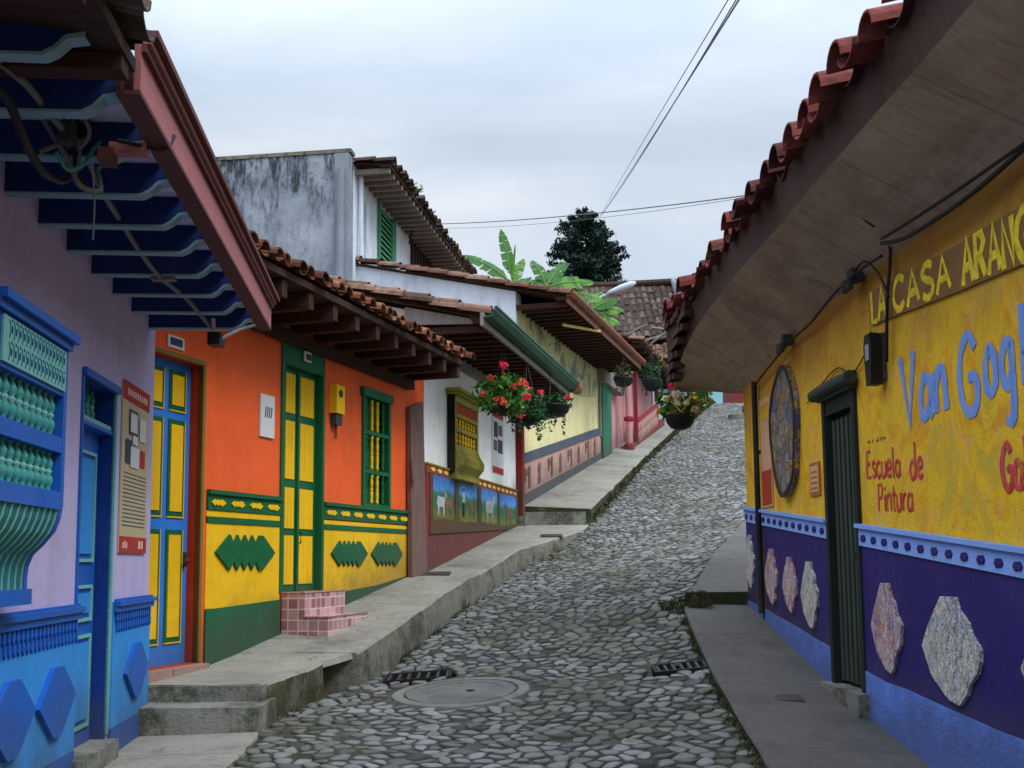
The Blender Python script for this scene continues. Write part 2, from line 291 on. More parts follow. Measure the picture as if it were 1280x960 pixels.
# ------------------------------------------------------------------ mesh builder
class MB:
    def __init__(s): s.v = []; s.f = []; s.mi = []; s.att = []; s.uv = {}
    def V(s, p): s.v.append(tuple(p)); return len(s.v)-1
    def face(s, idx, m=0, a=.5): s.f.append(tuple(idx)); s.mi.append(m); s.att.append(a)
    def poly(s, pts, m=0, a=.5): s.face([s.V(p) for p in pts], m, a)
    def hexa(s, p, m=0, a=.5):   # p: 8 points, bottom ring 0-3, top ring 4-7
        i = [s.V(q) for q in p]
        for q in ((0, 3, 2, 1), (4, 5, 6, 7), (0, 1, 5, 4), (1, 2, 6, 5), (2, 3, 7, 6), (3, 0, 4, 7)): s.face([i[j] for j in q], m, a)
    def box(s, F, y0, y1, o0, o1, z0, z1, m=0, a=.5):
        s.hexa([F(y0, o0, z0), F(y1, o0, z0), F(y1, o1, z0), F(y0, o1, z0), F(y0, o0, z1), F(y1, o0, z1), F(y1, o1, z1), F(y0, o1, z1)], m, a)
    def prism(s, F, pts, o0, o1, m=0, a=.5):     # pts: (y,z) outline
        A = [s.V(F(y, o0, z)) for y, z in pts]; B = [s.V(F(y, o1, z)) for y, z in pts]; n = len(pts)
        s.face(A[::-1], m, a); s.face(B, m, a)
        for i in range(n): j = (i+1) % n; s.face((A[i], A[j], B[j], B[i]), m, a)
    def prof(s, F, y0, y1, pts, m=0, a=.5):      # pts: (o,z) outline
        A = [s.V(F(y0, o, z)) for o, z in pts]; B = [s.V(F(y1, o, z)) for o, z in pts]; n = len(pts)
        s.face(A[::-1], m, a); s.face(B, m, a)
        for i in range(n): j = (i+1) % n; s.face((A[i], A[j], B[j], B[i]), m, a)
    def tube(s, pts, r, n=8, m=0, a=.5, flat=None):
        pts = [Vector(p) for p in pts]; rings = []
        rr = r if isinstance(r, (list, tuple)) else [r]*len(pts)
        up0 = Vector((0, 0, 1))
        for i, p in enumerate(pts):
            d = (pts[min(i+1, len(pts)-1)]-pts[max(i-1, 0)])
            d = d.normalized() if d.length > 1e-9 else Vector((0, 0, 1))
            if flat is not None:
                b = Vector(flat).normalized(); c = d.cross(b).normalized()
                rings.append([s.V(p+c*rr[i]*cos(2*pi*q/n)+b*min(.0018, rr[i])*sin(2*pi*q/n)) for q in range(n)])
            else:
                b = d.cross(up0) if abs(d.z) < .95 else d.cross(Vector((1, 0, 0)))
                b.normalize(); c = d.cross(b)
                rings.append([s.V(p+b*rr[i]*cos(2*pi*q/n)+c*rr[i]*sin(2*pi*q/n)) for q in range(n)])
        for A, B in zip(rings, rings[1:]):
            for q in range(n): w = (q+1) % n; s.face((A[q], A[w], B[w], B[q]), m, a)
        s.face(rings[0][::-1], m, a); s.face(rings[-1], m, a)
    def lathe(s, c, prof, n=16, m=0, a=.5):       # prof (r,z)
        rings = [[s.V((c[0]+r*cos(2*pi*q/n), c[1]+r*sin(2*pi*q/n), c[2]+z)) for q in range(n)] for r, z in prof]
        for A, B in zip(rings, rings[1:]):
            for q in range(n): w = (q+1) % n; s.face((A[q], A[w], B[w], B[q]), m, a)
        s.face(rings[0][::-1], m, a); s.face(rings[-1], m, a)
    def wall(s, F, y0, y1, z0, z1, holes=(), o0=-.25, o1=0, m=0, step=99):
        ys = sorted({y0, y1, *[h[0] for h in holes], *[h[1] for h in holes]})
        zs = sorted({z0, z1, *[h[2] for h in holes], *[h[3] for h in holes]})
        def inh(a, b): return any(h[0] < a < h[1] and h[2] < b < h[3] for h in holes)
        for i in range(len(ys)-1):
            for j in range(len(zs)-1):
                a, b, c, d = ys[i], ys[i+1], zs[j], zs[j+1]
                if inh((a+b)/2, (c+d)/2): continue
                s.poly([F(a, o1, c), F(b, o1, c), F(b, o1, d), F(a, o1, d)], m)
                s.poly([F(a, o0, c), F(a, o0, d), F(b, o0, d), F(b, o0, c)], m)
        for h in list(holes):
            a, b, c, d = h[:4]; mm = h[4] if len(h) > 4 else m
            for (p, q) in (((a, c), (b, c)), ((b, c), (b, d)), ((b, d), (a, d)), ((a, d), (a, c))):
                s.poly([F(p[0], o1, p[1]), F(p[0], o0, p[1]), F(q[0], o0, q[1]), F(q[0], o1, q[1])], mm)
        for (p, q) in (((y0, z0), (y1, z0)), ((y1, z0), (y1, z1)), ((y1, z1), (y0, z1)), ((y0, z1), (y0, z0))):
            s.poly([F(p[0], o0, p[1]), F(p[0], o1, p[1]), F(q[0], o1, q[1]), F(q[0], o0, q[1])], m)
    def leafc(s, c, rad, n, size, mats=(0,), shell=.5, droop=0):
        for _ in range(n):
            d = Vector((U(-1, 1), U(-1, 1), U(-1, 1)))
            if d.length < .05: continue
            d = d.normalized()*(shell+(1-shell)*R())
            p = Vector(c)+Vector((d.x*rad[0], d.y*rad[1], d.z*rad[2]))
            a = Vector((U(-1, 1), U(-1, 1), U(-1, 1)-droop)).normalized(); b = a.cross(Vector((U(-1, 1), U(-1, 1), U(-1, 1)))).normalized()
            L = size*U(.6, 1.3); W = L*U(.3, .5); nn = a.cross(b)
            m = random.choice(mats)
            s.poly([p-a*L, p+b*W-a*L*.1, p+a*L+nn*L*.2, p-b*W+a*L*.1], m, R())
def stem_clean(n): return n
WL = {}
def build(name, mb, mats, parent=None, label=None, cat=None, group=None, kind=None, smooth=False, recalc=True):
    me = bpy.data.meshes.new(name)
    xs = [p[0] for p in mb.v]; ys = [p[1] for p in mb.v]; zs = [p[2] for p in mb.v]
    org = Vector(((min(xs)+max(xs))/2, (min(ys)+max(ys))/2, min(zs)))
    me.from_pydata([(x-org.x, y-org.y, z-org.z) for x, y, z in mb.v], [], mb.f)
    if not isinstance(mats, (list, tuple)): mats = [mats]
    for m in mats: me.materials.append(M[m] if isinstance(m, str) else m)
    me.polygons.foreach_set('material_index', mb.mi)
    if smooth: me.polygons.foreach_set('use_smooth', [True]*len(mb.f))
    at = me.attributes.new('rnd', 'FLOAT', 'FACE'); at.data.foreach_set('value', mb.att)
    if recalc:
        import bmesh
        bm = bmesh.new(); bm.from_mesh(me); bmesh.ops.recalc_face_normals(bm, faces=bm.faces); bm.to_mesh(me); bm.free()
    me.update()
    o = bpy.data.objects.new(name, me); COL.objects.link(o)
    o.location = org - (WL[parent] if parent else Vector((0, 0, 0)))
    if parent: o.parent = parent
    WL[o] = org
    tag(o, label, cat, group, kind)
    return o
def tag(o, label=None, cat=None, group=None, kind=None):
    if label: o['label'] = label
    if cat: o['category'] = cat
    if group: o['group'] = group
    if kind: o['kind'] = kind
def thing(name, loc, label, cat, group=None):
    o = bpy.data.objects.new(name, None); COL.objects.link(o); o.location = loc; o.empty_display_size = .2
    WL[o] = Vector(loc); tag(o, label, cat, group); return o
def FR(x0, m, sg=1):
    L = hypot(1, m); nx, ny = sg/L, -m*sg/L
    return lambda Y, o, z: (x0+m*Y+nx*o, Y+ny*o, z)
FO = FR(-5.3554, .29725); FW = FR(-4.3653, .22767); FY = FR(-5.7298, .29725)
FRT = FR(2.7128, -.02367, -1); FL_ = FR(-1.8392, -.10106); FP = FR(-4.9887, .27); FU = FR(-5.9181, .14886)

def tiles(mb, F, y0, y1, oe, ze, slope, length, sp=.24, r=.085, seg=.38, jit=.02, m=0, K=6, ztop=.0):
    n = max(1, int(round((y1-y0)/sp))); sp = (y1-y0)/n
    cs = sqrt(1+slope*slope)
    for i in range(n+1):
        for kind in (0, 1):
            if kind and i == n: continue
            yc = y0+sp*i+(sp/2 if kind else 0)
            jy = U(-jit, jit); je = U(-jit, jit)*2.6
            for j in range(max(1, int(length/seg))):
                t0 = j*seg+je-(.03 if kind == 0 else 0); t1 = t0+seg+.05
                a = R(); rings = []
                yj = yc+jy+U(-.5, .5)*jit; dz = U(-.5, .5)*jit
                vr = U(.9, 1.08)
                for (t, rr, lift) in ((t0, r*1.08*vr, .03), (t1, r*.95*vr, .0)):
                    for w in (rr, rr-.014):
                        ring = []
                        for q in range(K+1):
                            an = pi*q/K
                            if kind == 0: dy = cos(an)*w; dd = sin(an)*w+lift+.012+dz
                            else: dy = cos(an)*w; dd = -sin(an)*w*.7+.03+lift+dz
                            ring.append(mb.V(F(yj+dy, oe-t, ze+slope*t+dd+ztop)))
                        rings.append(ring)
                A, Ai, B, Bi = rings
                for q in range(K):
                    mb.face((A[q], A[q+1], B[q+1], B[q]), m, a); mb.face((Ai[q], Bi[q], Bi[q+1], Ai[q+1]), m, a)
                    mb.face((A[q], Ai[q], Ai[q+1], A[q+1]), m, a)
                mb.face((A[0], B[0], Bi[0], Ai[0]), m, a); mb.face((A[K], Ai[K], Bi[K], B[K]), m, a)

def lerp_tab(tab, x):
    if x <= tab[0][0]: a, b = tab[0], tab[1]
    elif x >= tab[-1][0]: a, b = tab[-2], tab[-1]
    else:
        for a, b in zip(tab, tab[1:]):
            if a[0] <= x <= b[0]: break
    t = (x-a[0])/(b[0]-a[0]); return [p+(q-p)*t for p, q in zip(a, b)]
def spline(P, n=8):
    P = [Vector(p) for p in P]; out = []
    for i in range(len(P)-1):
        p0, p1, p2, p3 = P[max(i-1, 0)], P[i], P[i+1], P[min(i+2, len(P)-1)]
        for q in range(n):
            t = q/n; out.append(.5*((2*p1)+(p2-p0)*t+(2*p0-5*p1+4*p2-p3)*t*t+(3*p1-p0-3*p2+p3)*t**3))
    out.append(P[-1]); return out

# ------------------------------------------------------------------ street, pavements, ground  (Y, x, z)
SL = [(-6, -1.2, -1.6), (0, -1.3, -1.37), (5, -1.62, -1.28), (7.2, -1.78, -1.215), (8.33, -1.84, -1.18), (9.6, -1.62, -1.10), (10.1, -1.38, -1.06), (10.7, -1.2, -1.0), (12.76, -.74, -.65), (16.4, .1, -.12), (17.8, .76, .2), (18.7, 1.12, .45), (19.8, 1.38, .68), (26.6, 3.12, 2.3), (33.9, 5.0, 3.87), (45, 8.1, 6.3), (58, 11.5, 7.2), (75, 16, 7.4)]
SR = [(-6, 1.4, -1.6), (0, 1.4, -1.37), (5, 1.44, -1.29), (6.7, 1.5, -1.24), (8.5, 1.58, -1.06), (10.4, 1.66, -.76), (11.4, 1.74, -.54), (11.7, 1.8, -.39), (12.2, 1.97, -.3), (13.9, 2.45, .02), (17.46, 3.6, .56), (20.5, 4.6, 1.15), (26.5, 6.4, 2.4), (33.5, 8.3, 4.0), (45, 11.6, 6.4), (58, 15, 7.3), (75, 19.5, 7.5)]
def zs(x, y):
    _, xl, zl = lerp_tab(SL, y); _, xr, zr = lerp_tab(SR, y)
    t = (x-xl)/(xr-xl); t = min(1.15, max(-.15, t))
    return zl+(zr-zl)*t - .03*sin(pi*min(1, max(0, t)))
street = MB()
MAN = (-.44, 9.42, .46)
GRATES = [(1.42, 9.65, .24, .13, 'r'), (-.86, 10.25, .30, .17, 'l')]
ysn = []; y = -6.0
while y < 75: ysn.append(y); y += .3 if y < 30 else 1.0
rows = []
for y in ysn:
    _, xl, _ = lerp_tab(SL, y); _, xr, _ = lerp_tab(SR, y); xl -= .12; xr += .12
    rows.append([street.V((xl+(xr-xl)*i/12, y, zs(xl+(xr-xl)*i/12, y)-.011+max(0, noise.noise(Vector(((xl+(xr-xl)*i/12)*1.3, y*.9, 4)))-.2)*.045-(.09 if any(abs((xl+(xr-xl)*i/12)-g[0]) < g[2]+.1 and abs(y-g[1]) < g[3]+.1 for g in GRATES) or hypot((xl+(xr-xl)*i/12)-MAN[0], y-MAN[1]) < .4 else 0))) for i in range(13)])
for A, B in zip(rows, rows[1:]):
    for i in range(12): street.face((A[i], A[i+1], B[i+1], B[i]), 1)
def blocked(x, y, pad=.05):
    if hypot(x-MAN[0], (y-MAN[1])) < MAN[2]+.12+pad: return True
    return any(abs(x-g[0]) < g[2]+pad and abs(y-g[1]) < g[3]+pad for g in GRATES)
def clip(poly, nx, ny, d):
    out = []
    for i in range(len(poly)):
        p, q = poly[i], poly[(i+1) % len(poly)]
        a = p[0]*nx+p[1]*ny-d; b = q[0]*nx+q[1]*ny-d
        if a <= 0: out.append(p)
        if a*b < 0: t = a/(a-b); out.append((p[0]+(q[0]-p[0])*t, p[1]+(q[1]-p[1])*t))
    return out
sx, sy = .126, .140
grid = {}
for j in range(int(2/sy), int(47/sy)):
    y = j*sy; _, xl, _ = lerp_tab(SL, y); _, xr, _ = lerp_tab(SR, y)
    for i in range(int(floor(xl/sx))-1, int(xr/sx)+2):
        grid[(i, j)] = ((i+(.5 if j % 2 else 0)+U(-.40, .40))*sx, (j+U(-.42, .42))*sy, 1)
for (i, j), (cx, cy, wt) in grid.items():
    _, xl, _ = lerp_tab(SL, cy); _, xr, _ = lerp_tab(SR, cy)
    if cx < xl+.05 or cx > xr-.05 or blocked(cx, cy): continue
    GAP = U(.004, .011)
    if R() < .012: continue
    poly = [(cx-.3, cy-.3), (cx+.3, cy-.3), (cx+.3, cy+.3), (cx-.3, cy+.3)]
    for di in (-2, -1, 0, 1, 2):
        for dj in (-2, -1, 0, 1, 2):
            g = grid.get((i+di, j+dj))
            if not g or (di == 0 and dj == 0): continue
            nx, ny = g[0]-cx, g[1]-cy; L = hypot(nx, ny)
            if L < 1e-5: continue
            nx /= L; ny /= L
            poly = clip(poly, nx, ny, nx*cx+ny*cy+L*.5-GAP)
            if len(poly) < 3: break
        if len(poly) < 3: break
    if len(poly) < 3: continue
    poly = clip(poly, -1, 0, -(xl-.02)) ; poly = clip(poly, 1, 0, xr+.02) if len(poly) > 2 else poly
    if len(poly) < 3: continue
    for _ in range(1 if cy > 18 else 2):
        q = []
        for a in range(len(poly)):
            p, r_ = poly[a], poly[(a+1) % len(poly)]
            q += [(p[0]*.78+r_[0]*.22, p[1]*.78+r_[1]*.22), (p[0]*.22+r_[0]*.78, p[1]*.22+r_[1]*.78)]
        poly = q
    gx = sum(p[0] for p in poly)/len(poly); gy = sum(p[1] for p in poly)/len(poly)
    hh = U(.004, .016); tx, ty = U(-.09, .09), U(-.09, .09); at = min(1, max(0, random.gauss(.5, .25)))
    rings = []
    for sc_, dz in ((1.0, -.02), (.92, hh*.6), (.66, hh)):
        rings.append([street.V((gx+(p[0]-gx)*sc_, gy+(p[1]-gy)*sc_, zs(gx+(p[0]-gx)*sc_, gy+(p[1]-gy)*sc_)+dz+(p[0]-gx)*tx+(p[1]-gy)*ty)) for p in poly])
    c = street.V((gx, gy, zs(gx, gy)+hh*1.08))
    n = len(poly)
    for A, B in zip(rings, rings[1:]):
        for q in range(n): w = (q+1) % n; street.face((A[q], A[w], B[w], B[q]), 0, at*(.12 if A is rings[0] else .8))
    for q in range(n): street.face((rings[-1][q], rings[-1][(q+1) % n], c), 0, at)
build('cobbled_street', street, ['cobble', 'mortar'], kind='structure', smooth=True, recalc=False)

# ground sheet
gr = MB()
xs_ = [-400, -200, -100, -60, -40, -28, -20, -14, -10, -7, -5, -3, -1, 1, 3, 5, 8, 11, 14, 18, 24, 32, 45, 70, 120, 220, 400]
ys_ = [-400, -200, -90, -50, -25, -12, -6, 0, 4, 8, 12, 16, 20, 24, 28, 32, 36, 40, 45, 50, 58, 66, 75, 90, 120, 170, 260, 400]
def gz(x, y):
    yy = min(70, max(-6, y)); _, xl, zl = lerp_tab(SL, yy); _, xr, zr = lerp_tab(SR, yy)
    xm = (xl+xr)/2; z = (zl+zr)/2-.45
    d = max(0, abs(x-xm)-12)
    return z-.012*d+noise.noise(Vector((x*.03, y*.03, 0)))*min(6, d*.08) + (0 if y < 75 else -.01*(y-75))
rows = [[gr.V((x, y, gz(x, y))) for x in xs_] for y in ys_]
for A, B in zip(rows, rows[1:]):
    for i in range(len(xs_)-1): gr.face((A[i], A[i+1], B[i+1], B[i]))
t = NT('grassy_earth'); M['earth'] = t.fin(t.ramp(t.noise(.6, 8, rough=.7), [(.3, H('#2f3a1c')), (.55, H('#46502c')), (.75, H('#5c5238'))]), .95)
build('ground', gr, 'earth', kind='structure', smooth=True, recalc=False)

# pavements: (Y, x_inner, x_outer, z_inner, z_outer)
def fx(F, Y): return F(Y, 0, 0)[0]
def pavement(name, st, drop, mats, n=3, kx=.0):
    mb = MB(); prev = None; S = []
    for a, b in zip(st, st[1:]):
        q = max(1, int((b[0]-a[0])/(.12 if a[0] < 20 else .4)))
        for i in range(q): S.append([u+(v-u)*i/q for u, v in zip(a, b)])
    S.append(list(st[-1]))
    rows = []
    for (Y, xi, xo, zi, zo) in S:
        w = noise.noise(Vector((Y*1.7, 3.1, 0)))*.03+noise.noise(Vector((Y*7, 1.1, 0)))*.016
        r = [mb.V((xi+(xo+w-.015-xi)*i/n, Y, zi+(zo-zi)*i/n+noise.noise(Vector((Y*2, i*2.3, 5)))*.006)) for i in range(n+1)]
        r.append(mb.V((xo+w, Y, zo-.022+noise.noise(Vector((Y*5, 4, 4)))*.012)))
        r.append(mb.V((xo+w+.012+noise.noise(Vector((Y*6, 8, 4)))*.03, Y, zo-drop*.55))); r.append(mb.V((xo+w*.5+.02+kx, Y, zo-drop-.25)))
        rows.append(r)
    for A, B in zip(rows, rows[1:]):
        for i in range(len(A)-1): mb.face((A[i], A[i+1], B[i+1], B[i]), 0 if i <= n else 1)
    for r in (rows[0], rows[-1]):
        a = mb.v[r[0]]; e = mb.v[r[-1]]; mb.face(r+[mb.V((a[0], a[1], e[2]))], 1)
    return build(name, mb, mats, kind='structure')
def lI(F): return lambda Y: fx(F, Y)-.04
pavement('pavement', [(-4, -1.7, -1.3, -1.42, -1.42), (3, fx(FL_, 3), -1.44, -1.28, -1.28), (6, fx(FL_, 6), -1.66, -1.21, -1.20), (8.1, fx(FL_, 8.1), -1.8, -1.19, -1.165)], .1, ['pave', 'kerb'])
zi = [(8.45, -.88), (9.4, -.84), (10, -.755), (13.6, -.18), (14.3, -.125), (19.45, .62)]
def zin(Y): return lerp_tab(zi, Y)[1]
def xout(Y, d=0.0): return lerp_tab(SL, Y)[1]-d
pavement('pavement', [(8.42, -2.95, -1.86, -.885, -.885)]+[(Y, fx(FO, Y)-.05, lerp_tab([(8.42, -1.86), (9.7, -1.57)], Y)[1], zin(Y), zin(Y)-.005) for Y in (8.9, 9.4, 9.55)], .3, ['pave', 'kerbA'])
pavement('pavement', [(Y, fx(FO, Y)-.05, lerp_tab([(9.7, -1.62), (9.9, -1.36), (10.7, -1.18), (12.76, -.74), (14.25, -.4)], Y)[1], zin(Y), zin(Y)-.005) for Y in (9.9, 10.7, 11.8, 12.76, 13.6, 14.25)]+
         [(Y, fx(FW, Y)-.05, lerp_tab([(14.25, -.4), (16.5, .1), (17.8, .74), (18.62, 1.12), (19.6, 1.34)], Y)[1], zin(Y), zin(Y)-.005) for Y in (14.26, 15.5, 16.5, 17.8, 18.7, 19.55)], .3, ['pave', 'kerb'])
# broken piece between the two: low rough block
mb = MB(); mb.hexa([(-2.7, 9.54, -1.3), (-1.86, 9.54, -1.3), (-1.80, 9.93, -1.3), (-2.7, 9.93, -1.3), (-2.7, 9.54, -.87), (-1.86, 9.54, -.87), (-1.80, 9.93, -.83), (-2.7, 9.93, -.83)])
build('pavement_hollow', mb, paint('dark_cavity', '#1c1e15', 1, .3, 6, .2, .5), kind='structure')  # near-black colour for the block set back in the hollow
mb = MB(); mb.hexa([(-2.75, 9.552, -.88), (-1.615, 9.552, -.875), (-1.40, 9.898, -.83), (-2.65, 9.898, -.83), (-2.75, 9.552, -.8185), (-1.63, 9.552, -.824), (-1.415, 9.898, -.776), (-2.65, 9.898, -.7705)])
build('pavement', mb, 'pave', kind='structure')
def zy(Y): return lerp_tab([(19.55, .93), (26.3, 2.42), (34.6, 4.22), (46, 6.5), (56, 7.2)], Y)[1]
pavement('pavement', [(Y, (fx(FY, Y) if Y < 27.2 else fx(FP, Y))-.05, xout(Y), zy(Y), zy(Y)-.06) for Y in (19.75, 23, 26.6, 30, 33.9, 38, 45, 56)], .18, ['pave', 'kerbmoss'])
for i, (a, b, z) in enumerate(((19.5, 19.64, .74), (19.64, 19.77, .86))):
    mb = MB(); mb.box(lambda Y, o, z: (o, Y, z), a, b+.2, .0, 1.28, .3, z, 0); build('pavement_step', mb, 'step', kind='structure')
# left steps
WB = lambda Y, o, z: (o, Y, z)
mb = MB(); mb.box(WB, 8.0, 8.6, -2.68, -1.79, -1.4, -1.0); build('pavement_step', mb, 'step', kind='structure')
mb = MB(); mb.box(WB, 8.36, 8.75, -2.74, -1.845, -1.4, -.889); build('pavement_step', mb, 'step', kind='structure')
# right pavements
def rin(Y): return lerp_tab([(0, -1.42), (5, -1.36), (7.48, -1.275), (8.08, -1.18), (8.93, -.945), (10.94, -.62), (11.6, -.47)], Y)[1]
def rout(Y): return lerp_tab([(0, -1.33), (5, -1.27), (6.7, -1.21), (8.48, -1.0), (10.2, -.72), (11.5, -.465), (11.6, -.45)], Y)[1]
def mirror_pav(name, st, drop, mats):
    mb = MB(); S = []
    for a, b in zip(st, st[1:]):
        q = max(1, int((b[0]-a[0])/.4))
        for i in range(q): S.append([u+(v-u)*i/q for u, v in zip(a, b)])
    S.append(list(st[-1])); rows = []
    for (Y, xi, xo, zi_, zo) in S:
        w = noise.noise(Vector((Y*1.7, 9.1, 0)))*.015
        r = [mb.V((xi+(xo+w-xi)*i/3, Y, zi_+(zo-zi_)*i/3)) for i in range(4)]+[mb.V((xo+w-.012, Y, zo-.015)), mb.V((xo+w-.02, Y, zo-drop-.2))]
        rows.append(r)
    for A, B in zip(rows, rows[1:]):
        for i in range(len(A)-1): mb.face((A[i], B[i], B[i+1], A[i+1]), 0 if i <= 3 else 1)
    for r in (rows[0], rows[-1]):
        a = mb.v[r[0]]; e = mb.v[r[-1]]; mb.face(r+[mb.V((a[0], a[1], e[2]))], 1)
    build(name, mb, mats, kind='structure')
mirror_pav('pavement', [(Y, fx(FRT, Y)+.05, xo, rin(Y), rout(Y)) for Y, xo in ((-4, 1.35), (3, 1.4), (5, 1.44), (6.7, 1.5), (8.48, 1.58), (10.2, 1.66), (11.62, 1.75))], .08, ['paver', 'kerbmoss'])
mirror_pav('pavement', [(11.66, 2.9, 1.78, -.33, -.33), (12.2, 3.2, 1.97, -.26, -.27), (13.9, 3.7, 2.45, .06, .05), (17.46, 5.2, 3.6, .62, .6), (20.5, 6.1, 4.6, 1.2, 1.18), (26.5, 8, 6.4, 2.45, 2.43), (33.5, 10, 8.3, 4.05, 4.03), (45, 13.2, 11.6, 6.45, 6.43)], .06, ['paver', 'kerbmoss'])
# moss fringe beside right pavement & at the step
mb = MB()
for _ in range(1500):
    Y = U(6.3, 11.5); xo = lerp_tab([(5, 1.44), (6.7, 1.5), (8.48, 1.58), (10.2, 1.66), (11.62, 1.75)], Y)[1]
    x = xo-abs(random.gauss(0, .035)); z = zs(x, Y)
    if noise.noise(Vector((Y*1.5, 0, 2))) < -.15: continue
    a = U(0, 6.28); h = U(.01, .035); mb.poly([(x-.01*cos(a), Y-.01*sin(a), z), (x+.01*cos(a), Y+.01*sin(a), z), (x+U(-.02, .02), Y+U(-.02, .02), z+h)], R() > .5)
for _ in range(900):
    x = U(1.5, 2.0) ; Y = 11.55+U(-.12, .12)+(1.9-x)*.1; z = zs(x, Y)+ (0 if x < 1.78 else .05)
    a = U(0, 6.28); h = U(.015, .05); mb.poly([(x-.015*cos(a), Y-.015*sin(a), z-.02), (x+.015*cos(a), Y+.015*sin(a), z-.02), (x+U(-.03, .03), Y+U(-.03, .03), z+h)], R() > .5)
for _ in range(3500):
    Y = U(19.9, 46) if R() < .75 else U(8.6, 14); xo = lerp_tab(SL, Y)[1]+(0 if Y > 19 else .02)
    if Y < 19 and noise.noise(Vector((Y*1.1, 7, 2))) < .05: continue
    x = xo+abs(random.gauss(0, .06 if Y > 19 else .04)); z = zs(x, Y)+(.12*R() if Y > 19 else 0)
    s_ = .012 if Y < 19 else .03
    a = U(0, 6.28); h = U(.02, .06); mb.poly([(x-s_*cos(a), Y-s_*sin(a), z-.02), (x+s_*cos(a), Y+s_*sin(a), z-.02), (x+U(-.03, .03), Y+U(-.03, .03), z+h)], R() > .5)
build('moss', mb, [paint('moss_green', '#55601f', .9, .4, 20, 0, .1), paint('moss_dark', '#2f3a16', .9, .4, 20, 0, .1)], label='green moss and small weeds growing along the kerbs', cat='moss', kind='stuff', recalc=False)

# manhole, grates, plates
def ringz(x, y): return zs(x, y)
t = thing('manhole_cover', (MAN[0], MAN[1], zs(*MAN[:2])), 'large round concrete manhole cover set flush in the cobbles', 'manhole cover')
def disc(c, prof, n, tilt, mat, name, parent):
    mb = MB(); rings = []
    for r, z in prof: rings.append([mb.V((c[0]+r*cos(2*pi*q/n), c[1]+r*sin(2*pi*q/n), zs(c[0]+r*cos(2*pi*q/n), c[1]+r*sin(2*pi*q/n))+z)) for q in range(n)])
    for A, B in zip(rings, rings[1:]):
        for q in range(n): w = (q+1) % n; mb.face((A[q], A[w], B[w], B[q]))
    mb.face(rings[-1]); return build(name, mb, mat, parent, recalc=False)
M['collar'] = m_concrete('manhole_collar_concrete', '#636460', '#797a75', .4); M['lid'] = m_concrete('manhole_lid', '#5a5b59', '#6e6f6d', .4)
disc(MAN, [(.58, -.03), (.565, .006), (.48, .010), (.47, -.02)], 40, 0, 'collar', 'collar', t)
disc(MAN, [(.455, -.02), (.45, .006), (.36, .010), (.355, .003), (.05, .006)], 40, 0, 'lid', 'lid', t)
mb = MB(); mb.lathe((MAN[0]+.08, MAN[1], zs(*MAN[:2])+.006), [(.035, 0), (.035, .012), (.02, .016)], 12); build('lifting_hole_plug', mb, 'black', t)
for gx_, gy_, gw, gd, sd in GRATES:
    z = zs(gx_, gy_)
    t = thing('drain_grate', (gx_, gy_, z), 'black iron drain grate in cobbles beside the right pavement' if sd == 'r' else 'sunken iron drain grate at foot of the broken kerb', 'drain grate', 'drain grates in the street')
    mb = MB(); mb.box(WB, gy_-gd, gy_+gd, gx_-gw, gx_+gw, z-.2, z-.05); build('pit', mb, 'dark', t)
    mb = MB()
    for a, b, c, d in ((-gw, gw, -gd, -gd+.02), (-gw, gw, gd-.02, gd), (-gw, -gw+.02, -gd+.02, gd-.02), (gw-.02, gw, -gd+.02, gd-.02)):
        mb.hexa([(gx_+x_, gy_+y_, zs(gx_+x_, gy_+y_)+dz) for dz in (-.08, .012) for x_, y_ in ((a, c), (b, c), (b, d), (a, d))])
    build('frame', mb, 'grate', t)
    mb = MB(); nb = 7
    for i in range(nb):
        x_ = -gw+.04+(2*gw-.08)*i/(nb-1)
        mb.hexa([(gx_+x_+p, gy_+q, zs(gx_+x_+p, gy_+q)+dz) for dz in (-.04, .006) for p, q in ((-.011, -gd+.02), (.011, -gd+.02), (.011, gd-.02), (-.011, gd-.02))])
    build('grate_bars', mb, 'iron', t)
def plate(x, y, z, w, d, lab, slope):
    mb = MB(); mb.hexa([(x+p, y+q, z+q*slope+dz) for dz in (-.02, .01) for p, q in ((-w, -d), (w, -d), (w, d), (-w, d))])
    mb.hexa([(x+p*.85, y+q*.8, z+q*slope*.8+dz) for dz in (.008, .014) for p, q in ((-w, -d), (w, -d), (w, d), (-w, d))])
    build('inspection_cover', mb, 'iron', label=lab, cat='inspection cover', group='metal covers in the pavements')
plate(-.98, 14.0, zin(14.0)+.003, .2, .17, 'dark metal inspection cover in pavement beside the weathered plank', .12)
plate(.62, 17.95, zin(17.95)+.003, .17, .15, 'small metal inspection cover at the upper end of the concrete pavement', .14)
plate(1.97, 8.5, -1.035, .17, .1, 'dark metal inspection cover in the right hand pavement', .13)

